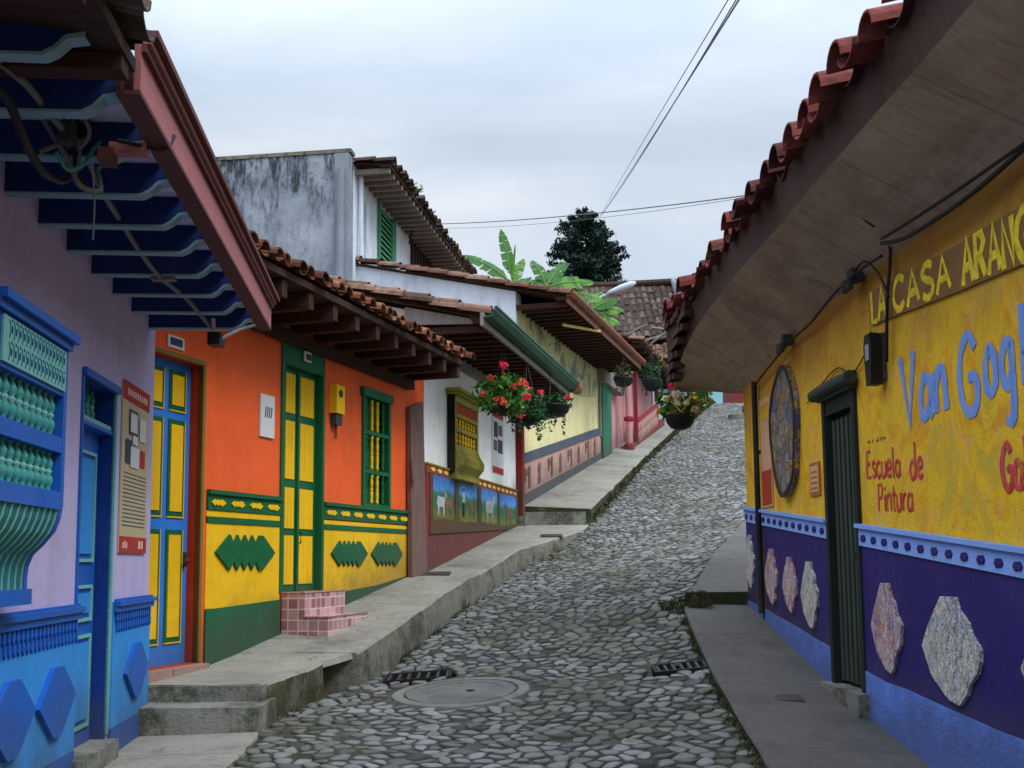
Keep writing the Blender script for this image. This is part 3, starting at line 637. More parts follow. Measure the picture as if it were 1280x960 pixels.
# ------------------------------------------------------------------ building helpers
def eave_shift(F, d): return lambda Y, o, z: F(Y, o+d, z)
def body(F, y0, y1, zb, zt, depth, slope, mb=None, m=0, front=-.26):
    mb = mb or MB(); mid = -depth/2
    mb.prof(F, y0, y1, [(front, zb), (front, zt), (mid, zt+slope*depth/2), (-depth, zt), (-depth, zb)], m); return mb
def roof(F, root, y0, y1, oe, zt, slope, length, mat, sp=.24, r=.085, rafters=0, zr=None, ow=0, raf='wooddk', th=.09, deckmat='woodbr', seg=.38, beam=(.04, .1)):
    """deck + tiles + rafters: zt = underside of the tiles at the eave"""
    zr = zt-.03 if zr is None else zr
    mb = MB(); far = -(length-oe)
    mb.prof(F, y0, y1, [(oe-.02, zr), (oe-.02, zt), (far, zt+slope*length), (far, zt+slope*length-.02), (oe-.25, zt+slope*.25-.02), (oe-.2, zr)])
    mb.prof(F, y0+.35, y1-.02, [(oe-.06, zr+.001), (ow-.3, zr+.001), (ow-.3, zr+.03), (oe-.06, zr+.012)])
    deck = build('roof_deck', mb, deckmat, root)
    mb = MB(); tiles(mb, F, y0+.02, y1-.02, oe+.04, zt+.005, slope, min(length, 3.2), sp, r, seg)
    if length > 3.2:
        a = 3.2-oe-.04; mb.poly([F(y0, -a, zt+slope*3.2), F(y1, -a, zt+slope*3.2), F(y1, far, zt+slope*length+.02), F(y0, far, zt+slope*length+.02)])
        mb.poly([F(y0, far, zt+slope*length+.02), F(y1, far, zt+slope*length+.02), F(y1, far-length*.9, zt+.1), F(y0, far-length*.9, zt+.1)])
    build('roof_tiles', mb, mat, root, recalc=False)
    if rafters:
        w, h = beam; mb = MB(); mb.box(F, 0, 2*w, ow-.05, oe-.06, zr-h, zr-.002); first = None
        for i in range(rafters):
            yc = y0+.12+(y1-y0-.24)*i/(rafters-1)
            if first is None:
                mb = MB(); mb.box(F, yc-w, yc+w, ow-.04, oe-.05, zr-h, zr-.002); first = build('rafter', mb, raf, root); base = Vector(F(yc, 0, 0)); src = WL[first]
            else:
                o = first.copy(); COL.objects.link(o); o.parent = root; d = Vector(F(yc, 0, 0))-base; o.location = first.location+d+Vector((0, 0, U(-.008, .008))); WL[o] = src+d
    return deck
def board(mb, F, y0, y1, z0, z1, o, th, m=0): mb.box(F, y0, y1, o, o+th, z0, z1, m)
def notch(cx, cz, w, h, n=4):     # jagged hexagonal ornament outline, pointed ends, serrated top and bottom
    hw, hh = w/2, h/2; top = [(-hw, 0), (-hw*.56, hh)]
    k_ = n*2-1
    for i in range(1, k_): top.append((-hw*.56+hw*1.12*i/k_, hh if i % 2 == 0 else hh*.5))
    top += [(hw*.56, hh), (hw, 0)]
    bot = [(x, -z) for x, z in top[1:-1]][::-1]
    return [(cx+a, cz+b) for a, b in top+bot]
def ellipse(cy, cz, a, b, n=10): return [(cy+a*cos(2*pi*i/n), cz+b*sin(2*pi*i/n)) for i in range(n)]
def copy_part(src, parent, d):
    o = src.copy(); COL.objects.link(o); o.parent = parent; o.location = src.location+Vector(d)+(WL[src.parent]-WL[parent]); WL[o] = WL[src]+Vector(d)
    for ch in list(src.children): 
        c = ch.copy(); COL.objects.link(c); c.parent = o; WL[c] = WL[ch]+Vector(d)
    return o
def baluster(F, Y, o, z0, z1, r, name, mats, parent, n=10):
    h = z1-z0; mb = MB()
    pr = [(.55, 0), (.75, .03), (.45, .08), (.8, .16), (1, .26), (.85, .36), (.5, .44), (.75, .48), (.78, .52), (.5, .56), (.85, .64), (.9, .74), (.5, .86), (.4, .92), (.7, .96), (.6, 1)]
    mb.lathe(F(Y, o, z0), [(r*a, h*b) for a, b in pr], n)
    for i, f in enumerate(mb.f):
        zz = sum(mb.v[j][2] for j in f)/len(f)-z0
        if .45*h < zz < .55*h or .03*h > zz: mb.mi[i] = 1
    return build(name, mb, mats, parent, smooth=True)

# ================================================================== LAVENDER HOUSE (left, near)
F = FL_
lav = thing('lavender_house', F(5, 0, -1.3), 'lavender house with blue door, carved blue bay window and light blue wainscot', 'house')
mb = MB(); D0, D1, DZ0, DZ1 = 6.43, 7.17, -1.08, 1.10
mb.wall(F, -3, 8.29, -2.2, 1.95, [(D0, D1, -2.2, DZ1, 1)], -.3, 0)
mb.prof(F, -3, 8.29, [(-.31, -2.2), (-.31, 1.95), (-3.5, 3.2), (-6, 1.95), (-6, -2.2)])
build('wall', mb, ['lav', 'dkblue'], lav)
# roof: beams, ceiling, gutter board
mb = MB(); mb.prof(F, 1.0, 8.15, [(.72, 1.885), (.72, 2.0), (-3.2, 3.2), (-3.2, 1.96), (-.3, 1.885)]); build('roof_deck', mb, 'ceil', lav)
mb = MB(); tiles(mb, F, 4.0, 8.1, .70, 1.99, .3, 2.2, .26, .08); mb.poly([F(1, -1.2, 2.62), F(8.1, -1.2, 2.62), F(8.1, -3.3, 3.25), F(1, -3.3, 3.25)]); mb.poly([F(1, -3.3, 3.25), F(8.1, -3.3, 3.25), F(8.1, -6.3, 2.0), F(1, -6.3, 2.0)])
build('roof_tiles', mb, 'tileD', lav, recalc=False)
bY = [8.09, 7.56, 7.05, 6.55, 6.05, 5.56, 5.07, 4.58, 4.09, 3.6, 3.1]
first = None
for yb in bY:
    if first is None:
        mb = MB(); w = .028; z0 = 1.725; z1 = 1.882
        out = [(-.05, z0), (.40, z0), (.62, z0), (.66, z0+.02), (.70, z0+.06), (.76, z0+.07), (.76, z1), (-.05, z1)]
        mb.prof(F, yb-w, yb+w, out, 0)
        first = build('beam', mb, 'beamblue', lav); fy = yb
        mb = MB(); e = .004
        mb.prof(F, yb-w-.006, yb+w+.006, [(.0, z0-e), (.62, z0-e), (.66, z0+.02-e), (.70, z0+.06-e), (.76, z0+.07-e), (.76, z0+.085), (.695, z0+.072), (.655, z0+.03), (.615, z0+.008), (0, z0+.004)], 0)
        build('beam_trim', mb, 'trimgrey', first)
    else:
        copy_part(first, lav, Vector(F(yb, 0, 0))-Vector(F(fy, 0, 0)))
mb = MB(); G0, G1 = 3.9, 8.16
mb.box(F, G0, G1, .78, .87, 1.735, 1.75, 1)          # underside
mb.box(F, G0, G1, .845, .87, 1.752, 1.93, 0)         # face
mb.box(F, G0, G1, .78, .80, 1.752, 1.93, 1)
mb.box(F, G0, G1, .872, .89, 1.90, 1.93, 1); mb.box(F, G0, G1, .875, .905, 1.932, 1.955, 0); mb.box(F, G0, G1+.02, .84, .93, 1.958, 1.985, 1)
build('gutter_board', mb, ['fasc', 'fascdk'], lav)
mb = MB(); mb.box(F, 4.37, 4.42, .64, .79, 1.68, 1.73, 0); mb.box(F, 4.35, 4.44, .60, .66, 1.64, 1.70, 1); build('gutter_bracket', mb, ['fasc', 'fascdk'], lav)
# bay window with balusters
B0, B1, BO = 4.2, 5.17, .28
bay = MB(); lo, hi = -.165, 1.07
def ogee(z):  # front offset as a function of height
    return lerp_tab([(-.165, .13), (-.05, .13), (.0, .135), (.05, .155), (.10, .205), (.16, .25), (.22, .27), (.28, .278), (1.1, .278)], z)[1]
bay.box(F, B0, B1+.0, .01, .30, 1.0, 1.035, 0); bay.box(F, B0, B1+.03, .01, .325, 1.037, 1.075, 0)  # cornice
bay.box(F, B0+.071, B1-.051, .012, .2765, .872, .998, 0)
zz = [.86, .6, .4, .3, .22, .16, .10, .05, 0, -.05, -.12]
side = [(.012, -.165)]+[(ogee(z)+.0, z) for z in [-.165, -.05, 0, .05, .10, .16, .22, .28, .6, 1.0]]+[(.012, 1.0)]
bay.prof(F, B1-.05, B1, side, 0)                         # far stile with the curved outline
bay.prof(F, 4.2, 4.27, side, 0)
for a, b in ((.78, .87), (.515, .585), (.255, .335)): bay.box(F, B0+.072, B1-.052, .18, .2775, a, b, 0)
bay.box(F, B0-.01, B1+.01, .014, .15, -.175, -.105, 0)
bay.box(F, B0+.071, B1-.06, .02, .05, -.10, .86, 1)             # dark back
bayo = build('bay_window', bay, ['blue', 'dkblue'], lav)
mb = MB(); mb.box(F, B0+.08, B1-.06, .278, .288, .80, .985, 0)
for i in range(15):
    yc = 4.36+.05*i
    for dz in (0, .09):
        zc_ = .848+dz
        mb.prism(F, [(yc-.02, zc_-.036), (yc-.006, zc_), (yc-.02, zc_+.036), (yc-.012, zc_+.036), (yc+.004, zc_), (yc-.012, zc_-.036)], .2885, .2905, 1)
        mb.prism(F, ellipse(yc+.014, zc_, .008, .016, 8), .2885, .2905, 2)
        mb.prism(F, ellipse(yc+.014, zc_+.036, .005, .007, 6), .2885, .2905, 2)
build('fretwork_panel', mb, ['teallt', 'tealdk', 'dkblue'], bayo)
proto = None
for row, (za, zb_) in enumerate(((.585, .78), (.335, .515))):
    for i in range(9):
        Y = 5.06-.086*i
        if proto is None or (row == 1 and i == 0): proto = baluster(F, Y, .235, za, zb_, .026, 'baluster', ['teal', 'teallt'], bayo); py = Y
        else: copy_part(proto, bayo, Vector(F(Y, 0, 0))-Vector(F(py, 0, 0)))
first = None
for i in range(10):
    Y = 5.075-.084*i
    if first is None:
        mb = MB(); pts = [z for z in (.255, .2, .15, .10, .05, 0, -.05, -.105)]
        outl = [(ogee(z)-.008, z) for z in pts]+[(ogee(z)-.04, z) for z in pts[::-1]]
        mb.prof(F, Y-.024, Y+.024, outl, 0); mb.prof(F, Y+.026, Y+.034, [(ogee(z)-.002, z) for z in pts]+[(ogee(z)-.03, z) for z in pts[::-1]], 1)
        first = build('curved_slat', mb, ['tealdk', 'teallt'], bayo); py = Y
    else: copy_part(first, bayo, Vector(F(Y, 0, 0))-Vector(F(py, 0, 0)))
# wainscot
ws = MB()
def wains(y0, y1):
    ws.box(F, y0, y1, .002, .018, -1.03, -.235, 0)
    ws.box(F, y0, y1, .002, .022, -2.0, -1.033, 1)
    ws.box(F, y0, y1+.01, .02, .06, -.262, -.232, 1); ws.box(F, y0, y1, .02, .045, -.30, -.265, 1); ws.box(F, y0, y1, .02, .035, -.232, -.216, 1)
    n = int((y1-y0)/.065)
    for i in range(n):
        yy = y0+.03+(y1-y0-.05)*i/n
        ws.prism(F, [(yy, -.305), (yy+.03, -.305), (yy+.03, -.35), (yy+.015, -.372), (yy, -.35)], .019, .034, 1)
        ws.prism(F, [(yy+.03, -.375), (yy+.06, -.375), (yy+.06, -.41), (yy+.045, -.432), (yy+.03, -.41)], .019, .030, 1)
wains(2, D0-.01); wains(D1+.05, 8.285)
build('wainscot', ws, ['ltblue', 'blue'], lav)
dd = None
for yc, w in ((6.02, .32), (5.33, .32), (4.64, .32), (7.83, .32)):
    if dd is None:
        mb = MB(); mb.prism(F, [(yc-w, -.715), (yc-w*.25, -.535), (yc+w*.25, -.535), (yc+w, -.705), (yc+w*.2, -.895), (yc-w*.2, -.895)], .019, .045, 0)
        dd = build('diamond_panel', mb, 'blue', lav); py = yc
    else: copy_part(dd, lav, Vector(F(yc, 0, 0))-Vector(F(py, 0, 0)))
# door
mb = MB(); mb.box(F, D0+.02, D1-.02, -.15, -.09, DZ0, .86, 0)
door = build('door', mb, 'blue', lav)
mb = MB()
for (a, b, z0, z1) in ((D0+.28, D1-.10, .02, .70), (D0+.28, D1-.10, -.34, -.12), (D0+.28, D1-.10, -.98, -.42)):
    for (p, q, r_, s_) in ((a, a+.02, z0, z1), (b-.02, b, z0, z1), (a+.021, b-.021, z0, z0+.02), (a+.021, b-.021, z1-.02, z1)): mb.box(F, p, q, -.089, -.075, r_, s_, 0)
    mb.box(F, a+.05, b-.05, -.089, -.078, z0+.05, z1-.05, 1)
build('door_moulding', mb, ['teallt', 'ltblue'], door)
mb = MB()
mb.box(F, D0-.03, D0, -.16, .012, -1.05, DZ1+.03, 0); mb.box(F, D1, D1+.03, -.01, .012, -1.05, DZ1+.03, 1)
mb.box(F, D0-.03, D1+.04, -.01, .03, DZ1, DZ1+.045, 0)
mb.box(F, D0, D1, -.2, -.02, .855, .885, 1); mb.box(F, D0, D1, -.2, -.01, .83, .853, 0)
build('door_frame', mb, ['blue', 'teallt'], lav)
mb = MB(); mb.box(F, D0+.01, D1-.01, -.29, -.25, .885, DZ1, 0); tb = build('transom', mb, 'dkblue', lav)
pr = None
for i in range(6):
    Y = D0+.08+.11*i
    if pr is None: pr = baluster(F, Y, -.12, .887, DZ1, .026, 'baluster', ['teal', 'teallt'], tb, 8); py = Y
    else: copy_part(pr, tb, Vector(F(Y, 0, 0))-Vector(F(py, 0, 0)))
mb = MB(); mb.box(F, D0-.05, D1+.02, -.2, .08, -1.3, DZ0-.002, 0); build('threshold', mb, 'step', lav)

# near neighbour: dark mossy roof, upper left
nb = thing('dark_roofed_house', F(1.5, 0, -1.3), 'house with dark mossy roof overhanging the top left corner', 'house')
mb = MB(); mb.prof(F, -3, 3.86, [(-.05, 1.89), (.86, 1.80), (.86, 1.85), (-.05, 2.06)]); build('roof_deck', mb, 'woodbr', nb)
mb = MB(); tiles(mb, F, .6, 3.86, .91, 1.87, .25, 1.6, .27, .1, .4, .03); build('roof_tiles', mb, 'tileD', nb, recalc=False)
mb = MB()
for yy in (3.75, 3.2, 2.7): mb.box(F, yy-.05, yy+.05, -.04, .85, 1.74, 1.80)
build('rafter', mb, 'wooddk', nb)

# ================================================================== ORANGE HOUSE
F = FO
ora = thing('orange_house', F(11.5, 0, -.7), 'orange house with yellow and green wainscot, blue yellow door and green yellow door', 'house')
A0, A1, AZ0, AZ1 = 8.3, 9.30, -.80, 1.66       # blue/yellow door
E0, E1, EZ0, EZ1 = 10.62, 11.45, -.27, 2.05    # green door
W0, W1, WZ0, WZ1 = 12.40, 13.10, .62, 1.93     # window
mb = MB(); mb.wall(F, 7.4, 14.22, -2.2, 2.46, [(A0, A1, AZ0, AZ1, 1), (E0, E1, EZ0, EZ1, 2), (W0, W1, WZ0, WZ1, 2)], -.28, 0)
body(F, 7.4, 14.2, -2.2, 2.46, 7, .3, mb, 0, -.5)
build('wall', mb, ['orange', 'orangedk', 'green'], ora)
mb = MB()
mb.box(F, 9.38, E0-.02, .003, .010, -.37, .345, 0); mb.box(F, 11.475, 14.0, .003, .010, -.33, .345, 0)
mb.box(F, 9.38, E0-.02, .003, .012, .40, .45, 0); mb.box(F, 11.475, 14.0, .003, .012, .37, .44, 0)
build('wainscot', mb, 'yellow', ora)
mb = MB()
for a, b in ((9.38, E0-.02), (11.475, 14.0)):
    mb.box(F, a, b, .003, .022, .455, .585, 0); mb.box(F, a, b, .003, .045, .588, .625, 0); mb.box(F, a, b, .003, .020, .347, .398, 0)
    n = 4 if a < 10 else 8
    for i in range(n):
        yc = a+(b-a)*(i+.5)/n; w = (b-a)/n*.36
        mb.prism(F, notch(yc, .52, w*2, .055, 3), .0225, .031, 1)
build('wainscot_band', mb, ['green', 'yellow'], ora)
mb = MB()
mb.prism(F, [(9.38, -2), (E0-.02, -2), (E0-.02, -.335), (9.38, -.375)], .0105, .02, 0)
mb.prism(F, [(11.475, -2), (14.0, -2), (14.0, -.14), (13.57, -.168), (12.8, -.25), (11.475, -.325)], .0105, .02, 0)
build('base_band', mb, 'greenlow', ora)
for yc, w, h in ((9.99, .98, .31), (12.07, .87, .27), (13.05, .87, .27)):
    mb = MB(); mb.prism(F, notch(yc, .10, w, h, 5), .0105, .032); build('serrated_ornament', mb, 'green', ora)
# blue and yellow door
mb = MB(); mb.box(F, A0+.0, A1-.0, -.17, -.12, AZ0, AZ1); d = build('door', mb, 'doorblue', ora, 'blue door with yellow panels edged in green')
mb = MB()
for (a, b) in ((8.60, 8.89), (9.03, 9.19)):
    for z0, z1 in ((1.30, 1.55), (.43, 1.14), (-.58, .24)):
        mb.box(F, a-.028, b+.028, -.119, -.112, z0-.04, z1+.04, 1); mb.box(F, a, b, -.111, -.104, z0, z1, 0)
        for (p, q, r_, s_) in ((a-.028, b+.028, z0-.052, z0-.041), (b+.029, b+.037, z0-.052, z1+.04)): mb.box(F, p, q, -.119, -.108, r_, s_, 2)
build('door_panel', mb, ['yellow', 'green', 'yellow'], d)
mb = MB(); mb.box(F, 9.235, 9.262, -.118, -.09, -.02, .10); mb.tube([F(9.25, -.09, .04), F(9.25, -.06, .04), F(9.19, -.06, .03)], .01); build('handle', mb, 'iron', d)
mb = MB(); mb.box(F, A1, A1+.035, -.05, .008, AZ0, AZ1+.0); mb.box(F, A0-.1, A1+.035, -.05, .006, AZ1+.002, AZ1+.04); build('door_frame', mb, ['olive'], ora)
mb = MB(); mb.box(F, 8.45, 9.34, -.28, .09, -1.1, AZ0-.005); build('threshold', mb, m_concrete('pink_stone_sill', '#7c5f58', '#957a72', .3), ora)
# green and yellow double door
mb = MB(); mb.box(F, E0+.03, E1-.03, -.11, -.06, EZ0, EZ1-.13); d = build('door', mb, 'green', ora, 'tall double door in green with yellow panels')
for (a, b) in ((10.79, 10.97), (11.08, 11.36)):
    mb = MB()
    for z0, z1 in ((1.47, 1.86), (.82, 1.39), (.34, .735), (-.60+.36, .22)):
        if z0 < 0: parts = [(-.2, .27)]
        else: parts = [(z0, z1)]
        for p, q in parts: mb.box(F, a, b, -.059, -.051, p, q)
        for i in range(1, 3): yy = a+(b-a)*i/3; mb.box(F, yy-.004, yy+.004, -.0505, -.048, parts[0][0]+.01, parts[0][1]-.01)
    build('door_panel', mb, 'yellow', d)
mb = MB(); mb.box(F, 11.01, 11.045, -.059, -.035, EZ0+.01, EZ1-.15); build('meeting_stile', mb, 'green', d)
mb = MB(); mb.tube([F(11.06, -.06, .30), F(11.06, -.02, .30), F(11.06, -.02, .20), F(11.06, -.06, .20)], .008); build('handle', mb, 'black', d)
mb = MB(); mb.box(F, E0-.03, E0+.03, -.12, .02, EZ0, EZ1+.08); mb.box(F, E1-.03, E1+.02, -.12, .02, EZ0, EZ1+.08); mb.box(F, E0+.032, E1-.032, -.12, .018, EZ1-.13, EZ1+.08); mb.box(F, E0-.05, E1+.04, -.02, .035, EZ1+.082, EZ1+.10)
build('door_frame', mb, 'green', ora)
# window with turned bars
mb = MB(); mb.box(F, W0-.02, W0+.03, -.06, .03, WZ0-.03, WZ1); mb.box(F, W1-.03, W1+.03, -.06, .03, WZ0-.03, WZ1)
mb.box(F, W0+.032, W1-.032, -.06, .028, WZ0-.03, WZ0+.04); mb.box(F, W0-.06, W1+.06, -.06, .05, WZ1-.07, WZ1+.03)
for z in (1.02, 1.46): mb.box(F, W0+.032, W1-.032, -.03, .025, z-.022, z+.022)
w = build('window', mb, 'green', ora)
mb = MB(); mb.box(F, W0, W1, -.16, -.10, WZ0, WZ1); build('shutter', mb, 'green', w)
pr = None
for row, (z0, z1) in enumerate(((.66, .995), (1.045, 1.435), (1.485, 1.84))):
    for i in range(4):
        Y = W0+.10+.15*i
        mb = MB(); yel = i in (1, 2)
        mb.lathe(F(Y, .0, z0), [(a*.02, (z1-z0)*b) for a, b in ((1, 0), (1, .1), (.7, .13), (1, .25), (1, .4), (.6, .44), (1.2, .5), (.6, .56), (1, .6), (1, .75), (.7, .87), (1, .9), (1, 1))], 8)
        build('turned_bar', mb, 'yellow' if yel else 'green', w, smooth=True)
roof(F, ora, 6.0, 13.75, .74, 2.44, .30, 4.2, 'tileO', sp=.205, r=.074, rafters=17, zr=2.38, ow=0, beam=(.045, .15))
mb = MB(); mb.box(F, 7.6, 13.7, .003, .09, 2.12, 2.23); build('wall_top_board', mb, 'wooddk', ora)  # dark board added to stand in for the eave's shadow on the wall top
# ================================================================== WHITE HOUSE
F = FW
whi = thing('white_house', F(16.8, 0, 0), 'white house with mustard bay window, maroon base and painted pasture panels', 'house')
mb = MB(); V0, V1, VZ0, VZ1 = 15.3, 16.5, 1.2, 2.35
mb.wall(F, 14.24, 19.5, -1.5, 3.12, [(V0, V1, VZ0, VZ1)], -.28, 0)
body(F, 14.0, 19.55, -1.5, 3.22, 8, .25, mb, 0, -.281)
build('wall', mb, 'white', whi)
mb = MB()
mb.prism(F, [(14.25, -1.5), (19.45, -1.5), (19.45, .62), (14.25, .5)], .003, .02); mb.prism(F, [(14.25, .45), (14.38, .45), (14.38, 1.16), (14.25, 1.16)], .003, .022)
build('base_band', mb, 'maroon', whi)
mb = MB(); mb.prism(F, [(14.25, 1.15), (19.42, 1.09), (19.42, 1.215), (14.25, 1.25)], .003, .03, 0); mb.prism(F, [(14.25, 1.252), (19.42, 1.217), (19.42, 1.235), (14.25, 1.275)], .003, .045, 1)
n = 17
for i in range(n):
    yc = 14.42+(19.4-14.42)*(i+.3)/n; zc = 1.2-.05*i/n
    if 15.25 < yc < 16.6: continue
    mb.prism(F, ellipse(yc, zc, .09, .028, 8), .031, .042, 2)
build('frieze', mb, ['bandorange', 'mustard', 'cream'], whi)
def puv(o, y0, y1, z0, z1, F):
    me = o.data; at = me.attributes.new('puv', 'FLOAT_VECTOR', 'POINT')
    vals = []
    for v in me.vertices: w_ = v.co+WL[o]; vals += [w_.y, (w_.z-z0)/(z1-z0), 0]
    at.data.foreach_set('vector', vals)
PN = ((14.5, 15.5), (15.72, 16.72), (16.95, 17.95), (18.15, 19.3))
for pi_, (a, b) in enumerate(PN):
    z0 = .52; z1 = 1.14-.012*pi_
    mb = MB(); mb.prism(F, [(a, z0), (b, z0), (b, z1-.01), (a, z1)], .021, .034, 0)
    pan = build('painted_panel', mb, 'scene', whi); puv(pan, a, b, z0, z1, F)
    fig = MB()
    def cow(cy, cz, s, m, fl=1, of=.0345):
        body_ = [(-.5, .1), (-.46, .36), (-.3, .42), (.1, .38), (.34, .42), (.48, .56), (.62, .6), (.74, .46), (.66, .38), (.52, .34), (.44, .12), (.42, -.3), (.32, -.3), (.3, .02), (-.22, .02), (-.28, -.3), (-.38, -.3), (-.4, 0)]
        fig.prism(F, [(cy+fl*x*s, cz+y*s) for x, y in body_], of, of+.006, m)
    def man(cy, cz, s, ms, of=.0345):
        fig.prism(F, [(cy+x*s, cz+y*s) for x, y in ((-.12, 0), (-.1, .5), (.1, .5), (.12, 0), (.03, 0), (0, .3), (-.03, 0))], of, of+.006, ms[0])
        fig.prism(F, [(cy+x*s, cz+y*s) for x, y in ((-.16, .5), (-.14, .86), (.14, .86), (.16, .5))], of, of+.007, ms[1])
        fig.prism(F, ellipse(cy, cz+.97*s, .07*s, .09*s, 8), of, of+.006, ms[2]); fig.prism(F, ellipse(cy, cz+1.05*s, .17*s, .03*s, 8), of, of+.008, ms[1])
    if pi_ == 0: cow(14.85, .72, .36, 0); cow(15.22, .72, .36, 2, -1); 
    elif pi_ == 1: man(15.95, .64, .4, (3, 0, 2)); cow(16.42, .72, .3, 2, -1)
    elif pi_ == 2: cow(17.45, .74, .5, 0, 1)
    else: cow(18.75, .72, .42, 2, -1)
    build('painted_figures', fig, [paint('figure_white', '#a4acb0', GN, .6, 22, 0, .05), paint('figure_blue', '#3a62a4', GN, .2, 30, 0, .05), paint('figure_brown', '#7c5a38', GN, .6, 22, 0, .05), 'dark'], pan)
# painted tree trunks between the panels
mb = MB()
for yc in (15.61, 16.835, 18.05): mb.prism(F, [(yc-.11, .5), (yc+.11, .5), (yc+.06, .8), (yc+.09, 1.13), (yc-.09, 1.13), (yc-.05, .8)], .021, .038)
mb.prism(F, [(19.3, .5), (19.42, .5), (19.42, 1.12), (19.3, 1.12)], .021, .038); mb.prism(F, [(14.38, .5), (14.5, .5), (14.5, 1.14), (14.38, 1.14)], .021, .038)
mb.prism(F, [(14.38, .36), (19.42, .56), (19.42, .65), (18.3, .58), (17, .60), (16, .56), (15, .58), (14.38, .52)], .0205, .039)
build('painted_trunks', mb, paint('painted_brown', '#5c4024', GN, .35, 7, 0, .2), whi)
# mustard bay window
mb = MB(); y0, y1 = 15.28, 16.52; zb0 = 1.17
def og2(z): return lerp_tab([(zb0, .1), (1.25, .12), (1.33, .19), (1.42, .2), (1.52, .14), (1.6, .11), (2.4, .11)], z)[1]
mb.box(F, y0-.06, y1+.06, .002, .17, 2.30, 2.33, 0); mb.box(F, y0-.1, y1+.1, .002, .21, 2.332, 2.38, 0); mb.box(F, y0, y1, .004, .12, 2.2, 2.298, 0)
sidep = [(.004, zb0)]+[(og2(z), z) for z in (zb0, 1.25, 1.33, 1.42, 1.52, 1.6, 2.3)]+[(.004, 2.3)]
mb.prof(F, y1-.08, y1, sidep, 0); mb.prof(F, y0, y0+.08, [(.06 if o < .05 else o, z) for o, z in sidep], 0)
for a, b in ((2.0, 2.05), (1.80, 1.86), (1.55, 1.62)): mb.box(F, y0+.082, y1-.082, .05, .112, a, b, 0)
mb.box(F, y0+.082, y1-.082, .06, .10, 2.052, 2.198, 2); mb.box(F, y0+.082, y1-.082, .012, .03, 1.2, 2.05, 1); mb.box(F, y0-.02, y0-.001, .003, .11, 1.22, 2.29, 1)
for i in range(9):
    Y = y0+.15+(y1-y0-.3)*i/8; pts = (1.55, 1.5, 1.42, 1.33, 1.25, 1.18); mb.prof(F, Y-.04, Y+.04, [(og2(z)-.005, z) for z in pts]+[(og2(z)-.04, z) for z in pts[::-1]], 0)
mb.box(F, y0+.01, y1-.01, .004, .13, zb0-.03, zb0+.03, 0)
bw = build('bay_window', mb, ['mustard', 'dark', paint('window_red_panel', '#96401c', GN, .1, 3)], whi)
pr = None
for za, zb_ in ((1.62, 1.80), (1.86, 2.0)):
    for i in range(7):
        Y = y0+.17+(y1-y0-.34)*i/6
        if pr is None or i == 0: pr = baluster(F, Y, .08, za, zb_, .026, 'baluster', ['goldy', 'goldy'], bw, 6); py = Y
        else: copy_part(pr, bw, Vector(F(Y, 0, 0))-Vector(F(py, 0, 0)))
mb = MB(); mb.box(F, 19.44, 19.62, -.02, .12, .78, 2.98); build('corner_post', mb, 'redpost', whi)
mb = MB(); mb.box(F, 19.4, 19.66, -.05, .17, .5, .782); build('post_base', mb, 'step', whi)
roof(F, whi, 13.78, 19.62, .98, 2.98, .25, 5.6, 'tileB', sp=.24, r=.088, rafters=20, zr=2.93, ow=-.6, beam=(.035, .09))
# verge cap tiles on the near edge
mb = MB(); FV = lambda a, b, z: F(13.8+b, .98-a, z)
for j in range(13):
    t0 = .4*j-.03; t1 = t0+.46
    A = [mb.V(F(13.8+.1*cos(pi*q/8)+.02, .98-t0, 3.03+.25*t0+.1*sin(pi*q/8)+.03)) for q in range(9)]; B = [mb.V(F(13.8+.085*cos(pi*q/8)+.02, .98-t1, 3.03+.25*t1+.085*sin(pi*q/8))) for q in range(9)]
    a_ = R()
    for q in range(8): mb.face((A[q], A[q+1], B[q+1], B[q]), 0, a_)
build('verge_tiles', mb, 'tileB', whi, recalc=False)
mb = MB()
def gutter(mb, F, y0, y1, o, z, r, m=0, cap=1):
    N = 8; A = []; 
    pr = [(r*cos(pi+pi*q/N), r*sin(pi+pi*q/N)) for q in range(N+1)]; pri = [((r-.012)*cos(pi+pi*q/N), (r-.012)*sin(pi+pi*q/N)) for q in range(N+1)][::-1]
    mb.prof(F, y0, y1, [(o+a, z+b) for a, b in pr+pri], m)
mb.prof(F, 13.6, 19.6, [(.96, 2.95), (1.06, 2.965), (1.11, 3.04), (1.11, 3.09), (1.095, 3.09), (1.09, 3.045), (1.05, 2.99), (.96, 2.975)], 0)
mb.box(F, 13.6, 19.55, .915, .955, 2.86, 3.02, 1)
for yy in (14.2, 16, 17.8): mb.tube([F(yy, .95, 3.11), F(yy, 1.12, 3.10)], .012, 6)
mb.box(F, 13.62, 19.58, 1.112, 1.125, 3.075, 3.10, 0)
gt = build('gutter', mb, ['greengut', 'greywood'], whi)
mb = MB(); mb.tube([F(19.5, 1.04, 3.02), F(19.75, 1.04, 3.02)], .11, 14); build('gutter_end', mb, 'browngut', gt)
mb = MB(); mb.prof(F, 13.82, 13.87, [(-.12, 2.97), (.93, 2.93), (.93, 2.96), (-.12, 3.20)]); build('verge_board', mb, 'greywood', whi)
mb = MB(); mb.prof(F, 13.95, 14.238, [(-.03, 2.2), (-.03, 3.17), (-3, 3.9), (-3, 2.2)]); build('gable_wall', mb, 'white', whi)
mb = MB(); mb.box(F, 14.0, 19.5, .003, .1, 2.74, 2.9); build('wall_top_board', mb, 'greywood', whi)

